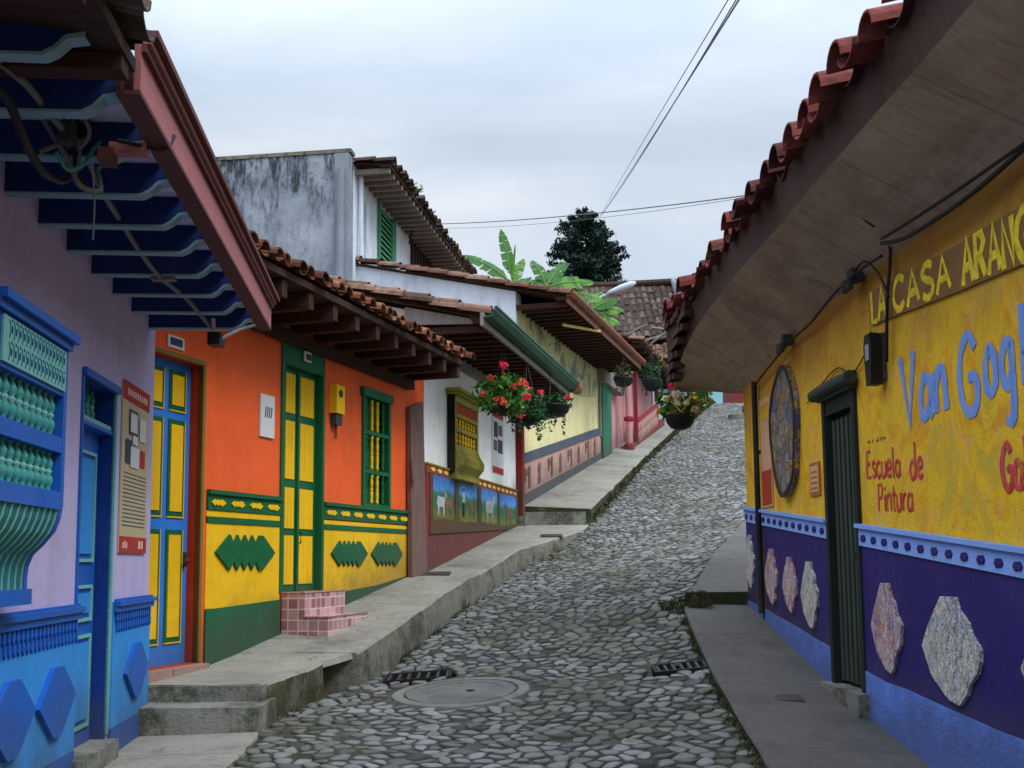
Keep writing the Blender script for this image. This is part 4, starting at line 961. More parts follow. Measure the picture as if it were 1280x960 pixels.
# ================================================================== PALE YELLOW HOUSE
F = FY
yel = thing('pale_yellow_house', F(23.3, 0, 1.5), 'pale yellow house with pink relief panel, blue grey trim and green pillar', 'house')
mb = MB(); mb.wall(F, 19.66, 27.1, -.5, 4.55, (), -.28, 0)
mb.prof(F, 19.9, 27.1, [(-.281, -.5), (-.281, 4.78), (-4.5, 5.76), (-9, 4.6), (-9, -.5)]); build('wall', mb, 'paleyel', yel)
mb = MB(); mb.prof(F, 19.56, 19.9, [(.0, -.5), (.0, 4.79), (-4.5, 5.85), (-9, 4.7), (-9, -.5)]); build('gable_wall', mb, 'whiteup', yel)
mb = MB(); mb.prism(F, [(19.72, 1.71), (26.2, 2.96), (26.2, 3.12), (19.72, 1.88)], .003, .05, 0); mb.prism(F, [(19.72, .6), (26.2, 2.2), (26.2, 2.52), (19.72, 1.14)], .003, .05, 0)
build('trim_board', mb, 'greytrim', yel)
mb = MB(); mb.prism(F, [(19.72, 1.145), (26.2, 2.525), (26.2, 2.955), (19.72, 1.705)], .003, .03, 0)
pn = build('relief_panel', mb, 'pinkpan', yel)
for i in range(8):
    mb = MB()
    yc = 20.08+.78*i; zc = lerp_tab([(19.72, 1.42), (26.2, 2.74)], yc)[1]; h = .19; sl = .2
    def Q(dy, dz): return (yc+dy, zc+dz+dy*sl)
    w = .17
    if i % 2 == 0:
        mb.prism(F, [Q(-w, -h*.1), Q(-w*.6, -h*.3), Q(-w*.5, h), Q(-w, h)], .0305, .044); mb.prism(F, [Q(w*.4, -h), Q(w, -h), Q(w, h), Q(w*.4, h)], .0305, .044)
        mb.prism(F, [Q(-w*.48, h*.5), Q(-w*.1, h*.2), Q(w*.38, h*.6), Q(w*.38, h*.95), Q(-w*.1, h*.6), Q(-w*.48, h*.9)], .0305, .042)
    else:
        mb.prism(F, [Q(-w*.6, -h), Q(w*.6, -h), Q(w*.25, -h*.2), Q(w*.5, h*.5), Q(0, h), Q(-w*.5, h*.5), Q(-w*.25, -h*.2)], .0305, .044)
    build('relief_figure', mb, 'orn', pn)

t = NT('faded_mural'); t.fin(t.ramp(t.noise(1.1, 7, rough=.62, dist=.6), [(.34, H('#56705c', GN)), (.43, H('#8a8c74', GN)), (.5, H('#c4bc8c', GN)), (.58, H('#a8a67e', GN)), (.68, H('#6c7068', GN))]), .9)
mb = MB(); mb.prism(F, [(19.7, 2.9), (21, 3.1), (22.5, 3.5), (24.3, 3.6), (25.6, 3.75), (26.2, 3.9), (26.2, 4.54), (19.7, 4.54)], .003, .008); build('faded_mural', mb, t.m, yel)
mb = MB(); mb.box(F, 26.22, 27.2, -.05, .09, 2.3, 4.5); build('pillar', mb, 'pillar', yel)
mb = MB(); mb.box(F, 26.05, 28.3, -.1, .2, 4.18, 4.52); mb.box(F, 26.1, 26.22, .003, .06, 2.9, 4.18); build('lintel_beam', mb, 'greywood', yel)
roof(F, yel, 19.5, 26.5, .97, 4.6, .235, 5.8, 'tileB', sp=.25, r=.09, rafters=24, zr=4.55, ow=0, beam=(.035, .09))
mb = MB()
for j in range(14):
    t0 = .4*j-.03; t1 = t0+.46; a_ = R()
    A = [mb.V(F(19.56+.11*cos(pi*q/8)+.02, .97-t0, 4.64+.235*t0+.1*sin(pi*q/8)+.03)) for q in range(9)]; B = [mb.V(F(19.56+.09*cos(pi*q/8)+.02, .97-t1, 4.64+.235*t1+.085*sin(pi*q/8))) for q in range(9)]
    for q in range(8): mb.face((A[q], A[q+1], B[q+1], B[q]), 0, a_)
build('verge_tiles', mb, 'tileB', yel, recalc=False)
mb = MB(); mb.prof(F, 19.45, 26.5, [(.98, 4.60), (1.05, 4.61), (1.09, 4.66), (1.09, 4.70), (1.075, 4.70), (1.07, 4.665), (1.04, 4.63), (.98, 4.62)], 0); mb.box(F, 19.5, 26.45, .94, .975, 4.5, 4.66, 0)
for yy in (19.5, 22, 24.5): mb.box(F, yy, yy+.05, .99, 1.09, 4.69, 4.71, 0)
build('gutter', mb, 'browngut', yel)
mb = MB(); mb.tube([F(20.6, .6, 4.36), F(22.0, .98, 4.5)], .028, 7); build('drain_pipe', mb, 'cream', yel)
# ================================================================== UPPER HOUSE (grey side wall)
F = FU
up = thing('two_storey_house', F(22, 0, 4), 'two storey house with stained grey side wall and green louvred shutter', 'house')
mb = MB(); mb.wall(F, 20.2, 29, 3.5, 7.42, [(21.9, 23.2, 5.9, 7.2)], -.25, 0); mb.prof(F, 20.3, 29, [(-.251, 1), (-.251, 7.4), (-6.5, 7.4), (-6.5, 1)]); build('wall', mb, 'whiteup', up)
mb = MB(); mb.prof(F, 19.95, 20.19, [(.0, 1.0), (.0, 7.52), (-6.6, 7.6), (-6.6, 1.0)], 0); mb.box(F, 19.93, 20.2, -6.6, .03, 7.53, 7.60, 1)
build('side_wall', mb, ['graywall', 'kerb'], up)
mb = MB(); mb.tube([F(19.86, -.14, 7.2), F(19.86, -.14, 3)], .07, 8); mb.box(F, 19.88, 19.94, -.26, .0, 3, 7.5); build('downpipe', mb, [paint('grey_pipe', '#7f8894', GN, .2, 2, .4)], up)
mb = MB(); mb.tube([F(20.45, .08, 7.3), F(20.45, .08, 5.7)], .04, 8); mb.tube([F(20.95, .05, 6.9), F(20.95, .05, 5.75)], .03, 8); build('white_pipe', mb, 'whiteup', up)
mb = MB(); mb.box(F, 21.85, 21.95, -.1, .05, 5.9, 7.25); mb.box(F, 22.95, 23.25, -.1, .03, 5.9, 7.2); mb.box(F, 21.951, 22.949, -.1, -.04, 5.9, 7.2)
for i in range(11): zz_ = 5.95+.115*i; mb.prof(F, 21.97, 22.93, [(-.03, zz_), (.02, zz_-.04), (.03, zz_-.03), (-.02, zz_+.05)], 1)
build('shutter', mb, [paint('shutter_green', '#3c7c5c', GN, .12, 3), paint('shutter_green_light', '#5c9c7c', GN, .12, 3)], up)
mb = MB(); mb.box(F, 24.6, 29, .003, .02, 5.2, 7.3, 0)
for i in range(16): yy = 24.65+.27*i; mb.box(F, yy, yy+.06, .021, .05, 5.2, 7.25, 1)
build('timber_screen', mb, ['woodbr', 'wooddk'], up)
roof(F, up, 20.2, 28.4, .72, 7.36, .08, .85, 'tileD', sp=.24, r=.09, rafters=26, zr=7.31, ow=0, raf='greywood', beam=(.045, .09))
mb = MB(); mb.tube([px(512, 305, 24), px(520, 250, 24), px(524, 238, 24)], [.03, .02, .01], 5, 0)
for (u, v) in ((516, 240), (522, 235), (520, 248), (529, 258), (536, 268), (524, 252)): mb.leafc(px(u, v, 24), (.14, .14, .14), 22, .06, (1, 2), .2)
mb.tube([px(525, 275, 24), px(533, 262, 24), px(537, 268, 24)], [.02, .015, .01], 5, 0)
build('roof_shrub', mb, ['bark', 'leaf2', 'leaf'], None, 'small scraggly shrub sprouting from the two storey roof edge', 'shrub', recalc=False)

# ================================================================== PINK HOUSE
F = FP
pk = thing('pink_house', F(31, 0, 3.2), 'pink house with crimson posts and sloping balustrade', 'house')
mb = MB(); mb.wall(F, 27.25, 34.6, 0, 5.4, (), -.25, 0); mb.prof(F, 27.3, 34.6, [(-.251, 0), (-.251, 5.4), (-4, 6.2), (-8, 5.4), (-8, 0)]); build('wall', mb, 'pink', pk)
mb = MB(); mb.prism(F, [(28.3, 1.5), (34.6, 3.2), (34.6, 4.35), (33, 4.02), (28.3, 2.85)], .1, .4); build('plinth', mb, 'plinth', pk)
mb = MB(); mb.lathe(F(28.2, .35, 2.7), [(.085, 0), (.085, 2.0), (.12, 2.02), (.12, 2.15), (.08, 2.16)], 12); build('pillar', mb, 'pink', pk)
for zz_, pr_, nm in ((2.45, [(.13, 0), (.13, .45), (.11, .48), (.09, .5)], 'pillar_base'), (3.5, [(.1, 0), (.13, .03), (.13, .1), (.1, .12)], 'pillar_ring'), (4.75, [(.1, 0), (.14, .05), (.14, .18), (.09, .2)], 'pillar_capital')):
    mb = MB(); mb.lathe(F(28.2, .35, zz_), pr_, 10); build(nm, mb, 'redtrim', pk)
for i, yy in enumerate((29.3, 33.2)):
    mb = MB(); mb.box(F, yy-.05, yy+.05, .3, .40, 2.6+(i*1.1), 5.4); build('post', mb, 'redtrim', pk)
mb = MB()
for dz in (0, -.62): mb.prism(F, [(29.37, 3.62+dz), (33.13, 4.55+dz), (33.13, 4.63+dz), (29.37, 3.70+dz)], .33, .41)
rl = build('handrail', mb, 'redtrim', pk)
pr = None
for i in range(14):
    yy = 29.55+.26*i; z = lerp_tab([(29.37, 3.0), (33.13, 3.95)], yy)[1]+.02
    if pr is None: mb = MB(); mb.lathe(F(yy, .37, z), [(.03, 0), (.05, .1), (.06, .2), (.03, .3), (.05, .42), (.03, .6)], 6); pr = build('baluster', mb, 'pinkpan', rl); py = (yy, z)
    else: copy_part(pr, rl, Vector(F(yy, 0, z))-Vector(F(py[0], 0, py[1])))
roof(F, pk, 27.6, 34.6, .8, 5.42, .2, 4, 'tileB', sp=.26, r=.09, rafters=10, zr=5.38, ow=0)
# blue house
bh = thing('pale_blue_house', F(36.5, 0, 4), 'narrow pale blue and white house above the pink house', 'house')
mb = MB(); mb.wall(F, 34.65, 39, 1, 6.2, [(35.6, 36.5, 4.6, 6.0, 1)], -.25, 0); mb.prof(F, 34.65, 39, [(-.251, 1), (-.251, 6.2), (-3, 6.8), (-6, 6.2), (-6, 1)]); build('wall', mb, ['skyblue', 'whiteup'], bh)
mb = MB(); mb.box(F, 35.6, 36.5, -.2, -.15, 4.3, 6.0); build('door', mb, 'redtrim', bh)
mb = MB(); mb.box(F, 34.7, 35.1, .003, .05, 3.6, 6.1); build('corner_band', mb, 'whiteup', bh)
roof(F, bh, 34.7, 39.2, .6, 6.2, .2, 3.4, 'tileD', sp=.28, r=.1, rafters=8, zr=6.16, ow=0)

# ================================================================== RUINED ROOF HOUSE (end of the row)
ru = thing('tumbledown_house', (4.8, 42, 5), 'tumbledown house with sagging dark tiled roof and broken rafters', 'house')
FX = lambda a, b, z: (a, 38.6-b, z)       # along = X, out = toward camera
mb = MB(); mb.wall(FX, 1.8, 6.1, 1, 7.5, (), -.25, 0); mb.prof(FX, 1.8, 6.1, [(-.251, 1), (-.251, 7.5), (-3.2, 10.1), (-6.4, 7.5), (-6.4, 1)]); build('wall', mb, 'graywall', ru)
mb = MB()
def sagF(a, b, z): return (a, 38.6-b, z-.12*sin(max(0, min(1, (a-1.5)/5))*pi)+noise.noise(Vector((a*.8, b*.8, 1)))*.1)
mb2 = MB(); tiles(mb2, sagF, 1.6, 6.2, .2, 7.75, .80, 3.5, .24, .095, .4, .035)
for k_ in range(1): build('roof_tiles', mb2, 'tileD', ru, recalc=False)
mb = MB(); mb.prof(sagF, 1.6, 6.2, [(.15, 7.66), (.15, 7.74), (-3.2, 10.45), (-3.3, 10.3), (-.2, 7.66)]); mb.tube([(1.6, 41.8, 10.5), (3.5, 41.8, 10.42), (6.2, 41.8, 10.55)], .14, 8); build('roof_deck', mb, 'woodbr', ru)
mb = MB()
for i in range(13):
    a = U(3.4, 5.7); b = U(.3, .9); z = U(7.3, 8.0); L = U(.5, 1.2); an = U(-.9, .9)
    mb.tube([(a, 38.6-b, z), (a+L*cos(an), 38.5-b-U(0, .3), z+L*sin(an)*.8)], U(.025, .045), 6)
build('broken_rafters', mb, 'greywood', ru)
mb = MB(); mb.tube([(6.25, 38.0, 7.4), (6.2, 41.7, 10.6)], .12, 8); mb.box(lambda a, b, z: (a, 38.6-b, z), 6.0, 6.35, -1.5, -.4, 7.8, 9.4); build('verge_wall', mb, 'graywall', ru)
mb = MB(); tiles(mb, lambda a, b, z: (a, 37.6-b, z), 3.3, 5.6, .2, 6.9, .6, 1.2, .26, .1, .4, .05); build('lower_roof_tiles', mb, 'tileB', ru, recalc=False)
# vegetation at the end
def bush(c, rad, n, size, mats, name, lab, cat, group=None, flowers=None, stem_r=.03):
    mb = MB(); mb.leafc(c, rad, n, size, (1, 2), .35)
    zb = c[2]-rad[2]*1.1
    for _ in range(5): mb.tube([(c[0], c[1], zb), (c[0]+U(-.5, .5)*rad[0], c[1]+U(-.5, .5)*rad[1], c[2])], stem_r, 5, 0)
    if flowers:
        for _ in range(flowers):
            d = Vector((U(-1, 1), U(-1, 1), U(-.5, 1))).normalized(); p = (c[0]+d.x*rad[0], c[1]+d.y*rad[1], c[2]+d.z*rad[2]); mb.leafc(p, (.05, .05, .05), 14, .035, (3,), .3)
    return build(name, mb, mats, None, lab, cat, group, recalc=False)
bush((3.75, 30.5, 5.35), (.35, .6, .35), 420, .09, ['bark', 'leaf2', 'leaf'], 'creeper', 'dark green creeper spilling over the pink house eave', 'creeper')
bush((4.9, 36, 6.2), (.35, .5, .7), 300, .1, ['bark', 'leaf3', 'leaf'], 'hanging_vine', 'yellow green vine hanging below the tumbledown roof', 'vine')

# far end beyond the crest
fe = thing('distant_house', (14.5, 60, 7), 'dark low house at the top of the street', 'house')
mb = MB(); mb.wall(WB and (lambda a, b, z: (a, 56-b, z)), 11.2, 20, 5, 10, [(13.2, 14.1, 7, 9.1, 1), (15, 16, 7.8, 9, 1)], -.3, 0); mb.prof(lambda a, b, z: (a, 56-b, z), 11.2, 20, [(-.31, 5), (-.31, 10), (-3, 11), (-6, 10), (-6, 5)]); build('wall', mb, ['maroon', 'dark'], fe)
mb = MB(); tiles(mb, lambda a, b, z: (a, 56-b, z), 11, 20.2, .6, 10, .3, 3, .3, .11); build('roof_tiles', mb, 'tileD', fe, recalc=False)
gw = MB(); gw.wall(lambda a, b, z: (a, 52-b, z), 4.5, 9.9, 4, 8.3, (), -.3, 0); gw.box(lambda a, b, z: (a, 52-b, z), 4.4, 10, -.35, .05, 8.302, 8.4)
build('garden_wall', gw, 'skyblue', None, 'pale blue garden wall behind the bushes at the top of the street', 'wall')
for i, (x, y, z, r_, n) in enumerate(((8.1, 47.5, 7.0, .8, 500), (7.3, 43.5, 6.7, .7, 500), (6.4, 40.6, 5.9, .5, 350))):
    bush((x, y, z), (r_*.8, r_, r_*.7), n, .13, ['bark', 'leaf2', 'leaf3' if i != 1 else 'leaf'], 'kerbside_bush', ('yellowish bush nearest the crest of the street', 'green bush on the upper kerb between two yellowish bushes', 'small yellowish bush on the upper kerb beyond the pale blue house')[i], 'bush', 'bushes on the upper kerb')
# round planter ring on the street
pl = thing('round_planter', (7.75, 37.6, zs(7.75, 37.6)), 'round stone planter ring with a dark plant, high on the street', 'planter')
z = zs(7.75, 37.6); mb = MB(); mb.lathe((7.75, 37.6, z-.1), [(.45, 0), (.43, .22), (.36, .24), (.34, .12)], 20); build('ring', mb, 'kerb', pl)
mb = MB(); mb.leafc((7.95, 37.7, z+.3), (.18, .18, .2), 90, .07, (0,), .2); mb.tube([(7.75, 37.6, z), (7.95, 37.7, z+.4)], .015, 5); build('foliage', mb, 'leaf2', pl, recalc=False)

# ------------------------------------------------------------------ trees
def conifer():
    base = Vector((4.15, 60, 7.2)); H_ = 11.9
    t = thing('conifer_tree', base, 'dark blue green conifer standing behind the roofs', 'tree')
    mb = MB(); mb.tube([base, base+Vector((.1, 0, H_*.5)), base+Vector((0, 0, H_*.97))], [.28, .17, .03], 8)
    fo = MB(); rr = random.Random(3)
    for i in range(210):
        f = rr.uniform(.3, .99); h = H_*f; L = (2.15*min(1, (1-f)/.24)**.62+.1)*rr.uniform(.72, 1.1); an = rr.uniform(0, 2*pi)
        p0 = base+Vector((0, 0, h)); e = p0+Vector((cos(an)*L, sin(an)*L, L*rr.uniform(.05, .5)))
        mb.tube([p0, e], [.04, .01], 4)
        n = int(8+L*10)
        for q in range(n):
            s_ = .25+.8*q/n; p = p0.lerp(e, s_)
            mats = (0,) if rr.random() < .6 else (1,)
            fo.leafc(p+Vector((0, 0, rr.uniform(-.1, .15))), (.2, .2, .14), 6, .13, mats, .2)
    build('trunk', mb, 'bark', t); build('crown', fo, ['conifer', 'conifer2'], t, recalc=False)
conifer()
def banana(base, leaves, lab, rs):
    rr = random.Random(rs); t = thing('banana_plant', base, lab, 'banana plant', 'banana plants behind the pale yellow house')
    base = Vector(base); top = base+Vector((0, 0, leaves[0][3]))
    mb = MB(); mb.tube([base, base.lerp(top, .5), top], [.13, .11, .06], 10); build('trunk', mb, 'banana2', t, smooth=True)
    for (dx, dy, dz, th, L, w, m) in leaves:
        mb = MB(); d = Vector((dx, dy, dz)).normalized(); side = d.cross(Vector((0, -1, .25))).normalized()
        s0 = base+Vector((0, 0, th)); N = 26; mid = []
        for i in range(N+1):
            f = i/N; mid.append(s0+d*L*f+Vector((d.x*.12, 0, -.30*dz_drop(dz)))*L*f*f)
        mb.tube(mid, [.025*(1-.85*i/N)+.003 for i in range(N+1)], 5, 0)
        for sgn in (-1, 1):
            i = 3
            while i < N:
                q = min(N, i+rr.choice((1, 2, 3, 4))); gap = .0 if rr.random() < .5 else .012
                dr = rr.uniform(.05, .5)
                pts = []
                def wid(f): return w*min(1, (f-.08)*5)*sqrt(max(0, 1-f**3))*1.0
                a0, a1 = i/N, q/N
                A, B = mid[i], mid[q]
                e0 = A+side*sgn*wid(a0)+d*w*.25+Vector((0, 0, -dr*wid(a0))); e1 = B+side*sgn*wid(a1)+d*w*.25+Vector((0, 0, -dr*wid(a1)))
                e0 = e0.lerp(e1, gap*8); mb.poly([A, B, e1, e0], 1 if rr.random() < .5 else 2, rr.random()); i = q
        build('leaf', mb, ['banana2', 'banana', 'banana2' if m else 'banana'], t, recalc=False)
def dz_drop(dz): return .9 if dz < 1.2 else .35
banana((.05, 29, 3.05), [(-1.0, .1, 1.05, 4.25, 1.75, .17, 0), (-.22, .1, 1.35, 4.3, 1.65, .17, 0), (.25, .2, 1.0, 4.2, 1.1, .16, 1), (.12, -.2, 1.6, 4.4, 1.0, .035, 1), (-.5, .5, .7, 4.0, .9, .2, 1)], 'taller banana plant with two upright torn leaves', 2)
banana((.9, 27.8, 3.2), [(-.35, .1, 1.0, 3.75, .95, .17, 0), (.3, .1, .62, 3.7, 1.05, .2, 0), (1, .1, .42, 3.7, 1.15, .19, 1), (1, .1, .12, 3.6, 1.25, .2, 1), (.1, .3, .8, 3.6, .8, .2, 1), (.8, -.2, .0, 3.55, .9, .18, 0), (-.8, .2, .5, 3.7, .8, .18, 0)], 'bushier banana plant with bright green spreading leaves', 9)
banana((2.2, 31, 4.3), [(.9, .1, .3, 2.7, .9, .18, 1), (.3, .1, .7, 2.7, .85, .2, 1), (1.0, .1, -.2, 2.7, .8, .17, 1), (.7, 0, .55, 2.7, .9, .18, 0)], 'small banana plant showing beyond the brown gutter', 12)

# ================================================================== RIGHT YELLOW HOUSE
F = FRT
rh = thing('yellow_mural_house', F(8.5, 0, -1.1), 'yellow painted house with deep purple wainscot, mosaic shards and dark green door', 'house')
Q0, Q1, QZ0, QZ1 = 8.14, 8.84, -.95, 1.24
mb = MB(); mb.wall(F, -4, 11.66, -2.2, 2.5, [(Q0, Q1, -2.2, QZ1, 1)], -.3, 0)
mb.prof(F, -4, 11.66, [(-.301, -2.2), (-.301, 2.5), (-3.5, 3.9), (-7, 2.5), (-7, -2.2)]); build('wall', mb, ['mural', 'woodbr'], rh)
def bz(y): return lerp_tab([(5.7, .054), (8.07, .247), (8.96, .321), (11.02, .494)], y)[1]
def lz(y): return lerp_tab([(5.8, -.915), (8.03, -.806), (8.9, -.68), (10.92, -.48), (11.7, -.40)], y)[1]
segs = ((2.0, Q0-.015), (Q1+.015, 10.94), (11.02, 11.66))
wp, lp, bb = MB(), MB(), MB()
for a, b in segs:
    n = max(1, int((b-a)/.4))
    ys = [a+(b-a)*i/n for i in range(n+1)]
    wp.prism(F, [(y, lz(y)+noise.noise(Vector((y*2, 0, 0)))*.02) for y in ys]+[(y, bz(y)-.12) for y in ys[::-1]], .003, .016)
    lp.prism(F, [(a, -2), (b, -2)]+[(y, lz(y)-.003+noise.noise(Vector((y*2, 0, 0)))*.02) for y in ys[::-1]], .003, .024)
    bb.prism(F, [(a, bz(a)-.155), (b, bz(b)-.155), (b, bz(b)-.03), (a, bz(a)-.03)], .0165, .03, 0)
    bb.prism(F, [(a, bz(a)-.028), (b, bz(b)-.028), (b, bz(b)+.0), (a, bz(a)+.0)], .003, .055, 0)
    k_ = a+.12
    while k_ < b-.05:
        bb.prism(F, notch(k_, bz(k_)-.10, .10 if b < 9 else .11, .05, 3), .0305, .038, 1); k_ += .21
build('wainscot', wp, 'purple', rh); build('base_band', lp, 'ltbase', rh); build('frieze', bb, ['bandblue', 'purple'], rh)
mb = MB(); mb.box(F, Q0, Q1, -.12, -.06, QZ0, QZ1)
d = build('door', mb, 'doordk', rh)
mb = MB()
for i in range(6):
    yy = Q0+.05+i*.105; mb = MB(); mb.box(F, yy, yy+.06, -.059, -.02, QZ0+.03, QZ1-.16); build('vertical_board', mb, 'doorlt', d)
mb = MB(); mb.box(F, Q0+.06, Q0+.09, -.019, -.01, -.02, .12); mb.tube([F(Q0+.075, -.01, .05), F(Q0+.075, .02, .05), F(Q0+.075, .02, -.02)], .008); build('handle', mb, 'iron', d)
mb = MB(); mb.box(F, Q0-.04, Q0+.03, -.16, .03, -.95, QZ1+.02); mb.box(F, Q1-.03, Q1+.04, -.16, .03, -.95, QZ1+.02); mb.box(F, Q0+.031, Q1-.031, -.16, .02, QZ1-.12, QZ1)
build('door_frame', mb, 'doordk', rh)
mb = MB(); mb.tube([F(Q0-.12, .07, 1.31), F((Q0+Q1)/2, .07, 1.315), F(Q1+.1, .07, 1.30)], .05, 12); mb.box(F, Q0-.06, Q1+.06, .003, .06, 1.24, 1.37); build('lintel', mb, 'doorlt', rh)
mb = MB(); mb.box(F, Q0-.1, Q1+.1, -.3, .10, -1.4, -.955); build('threshold', mb, 'step', rh)
# sloping soffit that drops at the far end
st = [(-4, .62, 2.36, 2.02), (9.3, .62, 2.36, 2.0), (10.3, .62, 2.34, 1.9), (11, .62, 2.28, 1.83), (11.5, .64, 2.16, 1.80), (11.85, .66, 2.02, 1.80), (12.1, .68, 1.90, 1.81), (12.2, .69, 1.86, 1.82)]
S = []
for a, b in zip(st, st[1:]):
    q = max(1, int((b[0]-a[0])/.4))
    for i in range(q): S.append([u+(v-u)*i/q for u, v in zip(a, b)])
S.append(list(st[-1]))
mb = MB(); rows = []
for Y, o, zo, zi_ in S:
    r = []
    for i in range(7):
        f = i/6; oo = -.0+o*f; zz_ = zi_+(zo-zi_)*(f**.9); r.append(mb.V(F(Y, oo, zz_+noise.noise(Vector((Y*1.1, f*2, 0)))*.022+noise.noise(Vector((Y*4, f*5, 3)))*.006)))
    r.append(mb.V(F(Y, o+.02, max(zo+.25, 2.55)))); r.append(mb.V(F(Y, 0, 2.62))); rows.append(r)
for A, B in zip(rows, rows[1:]):
    for i in range(len(A)): j = (i+1) % len(A); mb.face((A[i], B[i], B[j], A[j]), 1 if i >= 6 else 0)
mb.face(rows[0], 0); mb.face(rows[-1][::-1], 0)
# extension of the soffit past the wall end
build('soffit', mb, ['soffit', 'woodbr'], rh, smooth=False)
mb = MB()
Q = [(11.66, 1.80), (11.9, 1.80), (12.2, 1.82)]
mb.prof(F, 11.665, 12.2, [(0, 1.815), (-.6, 1.82), (-.6, 2.6), (0, 2.6)]); build('soffit_end', mb, 'soffit', rh)
mb = MB(); mb.prof(F, -4, 12.25, [(.64, 2.60), (.64, 2.66), (-3.3, 3.9), (-3.3, 3.6), (0, 2.6)]); build('roof_deck', mb, 'woodbr', rh)
mb = MB(); tiles(mb, F, -1, 12.2, .75, 2.61, .3, 2.2, .38, .115, .42, .035, K=8); mb.poly([F(-1, -1.3, 3.3), F(12.2, -1.3, 3.3), F(12.2, -3.4, 3.95), F(-1, -3.4, 3.95)]); mb.poly([F(-1, -3.4, 3.95), F(12.2, -3.4, 3.95), F(12.2, -7.2, 2.6), F(-1, -7.2, 2.6)])
build('roof_tiles', mb, 'tileR', rh, recalc=False)
for i in range(22):    # rough old timbers packed under the far end of the eave
    z = 2.60-(i % 7)*.1; Y = lerp_tab([(1.86, 12.12), (2.2, 11.75), (2.6, 10.9)], z)[1]+.12*(i//7) if z < 2.6 else 11.2+.35*(i//7)
    Y = min(12.1, Y); mb = MB(); mb.box(F, Y-.16, Y+.12, .60, .705+U(0, .03), z-.075, z-.01); build('packing_timber', mb, 'woodbr', rh)
# mosaic shards
def shard(cy, zt, zb_, wl, wr, mat, lab, serr=True, o=.017):
    hh = zt-zb_; zm = zt-hh*.5; pts = []
    pts += [(cy+wl*.25, zt), (cy-wr*.22, zt)]
    n = 9
    for i in range(1, n):
        f = i/n; y = cy-wr*(.22+.78*min(1, f*1.9)) if f < .52 else cy-wr*(1-(f-.52)/.48*.75)
        pts.append((y+(.022 if i % 2 else -.004)*(1 if serr else 0)*1.3+U(-.008, .008), zt-hh*f))
    pts += [(cy-wr*.2, zb_), (cy+wl*.15, zb_+.02), (cy+wl*.7, zt-hh*.78), (cy+wl, zm), (cy+wl*.75, zt-hh*.3)]
    mb = MB(); mb.prism(F, pts, o, o+.022); 
    return build('mosaic_shard', mb, mat, rh, lab)
shard(7.60, -.165, -.76, .30, .30, 'shell2', 'violet mosaic shard'); shard(6.57, -.225, -.835, .42, .45, 'shell', 'large grey mosaic shard')
shard(5.29, -.25, -.86, .42, .45, 'shell', None)
shard(9.38, -.02, -.57, .26, .26, 'shell', None); shard(9.98, .02, -.47, .24, .24, 'shell2', None); shard(10.62, .10, -.42, .24, .22, 'shell2', None); shard(11.46, .25, -.29, .18, .18, 'shell', None)
# oval mosaic
pts = []
for i in range(28):
    a = 2*pi*i/28; wv = 1+.05*sin(a*3+1)+.03*sin(a*5); pts.append((9.98+.42*cos(a)*wv, 1.14+.59*sin(a)*(1+.03*sin(a*4))))
mb = MB(); mb.prism(F, pts, .003, .05); rim = MB(); n_ = len(pts)
for i in range(n_):
    p_, q_ = pts[i], pts[(i+1) % n_]; c_ = lambda a, f: (9.98+(a[0]-9.98)*f, 1.14+(a[1]-1.14)*f)
    rim.prism(F, [p_, q_, c_(q_, .93), c_(p_, .93)], .0505, .062)
om = build('oval_mosaic', mb, 'ovalm', None, 'tall dark oval mosaic plaque on the yellow wall', 'mosaic')
build('rim', rim, paint('mosaic_rim', '#3a3230', GN, .3, 9, .2, .5), om)
# posters / plaques on the right wall
mb = MB(); mb.box(F, 10.55, 10.93, .003, .015, .50, 1.55, 0); mb.box(F, 10.57, 10.91, .0155, .018, .52, .85, 1); mb.box(F, 10.6, 10.9, .0155, .018, 1.35, 1.5, 2)
build('strip_poster', mb, [paint('faded_poster', '#c49a78', GN, .2, 4, .2, .05), paint('faded_red', '#a03c28', GN, .25, 8, 0, .05), 'mural'], None, 'faded cream and red strip poster beside the oval mosaic', 'poster')
mb = MB(); mb.box(F, 9.05, 9.33, .003, .012, .515, .79, 0); mb.box(F, 9.08, 9.30, .0125, .0155, .545, .76, 1)
for i in range(4): mb.box(F, 9.11, 9.27, .016, .018, .57+.045*i, .585+.045*i, 0)
build('notice', mb, [paint('notice_border', '#a8683c', GN), paint('notice_paper', '#c8a070', GN)], None, 'small framed notice left of the dark green door', 'notice')
# drain pipe at x 955
mb = MB(); mb.tube([F(10.98, .05, 1.75), F(10.98, .05, -.52)], .028, 10); mb.tube([F(10.98, .05, 1.05), F(10.98, .0, 1.05)], .02, 6); build('drain_pipe', mb, 'black', rh)
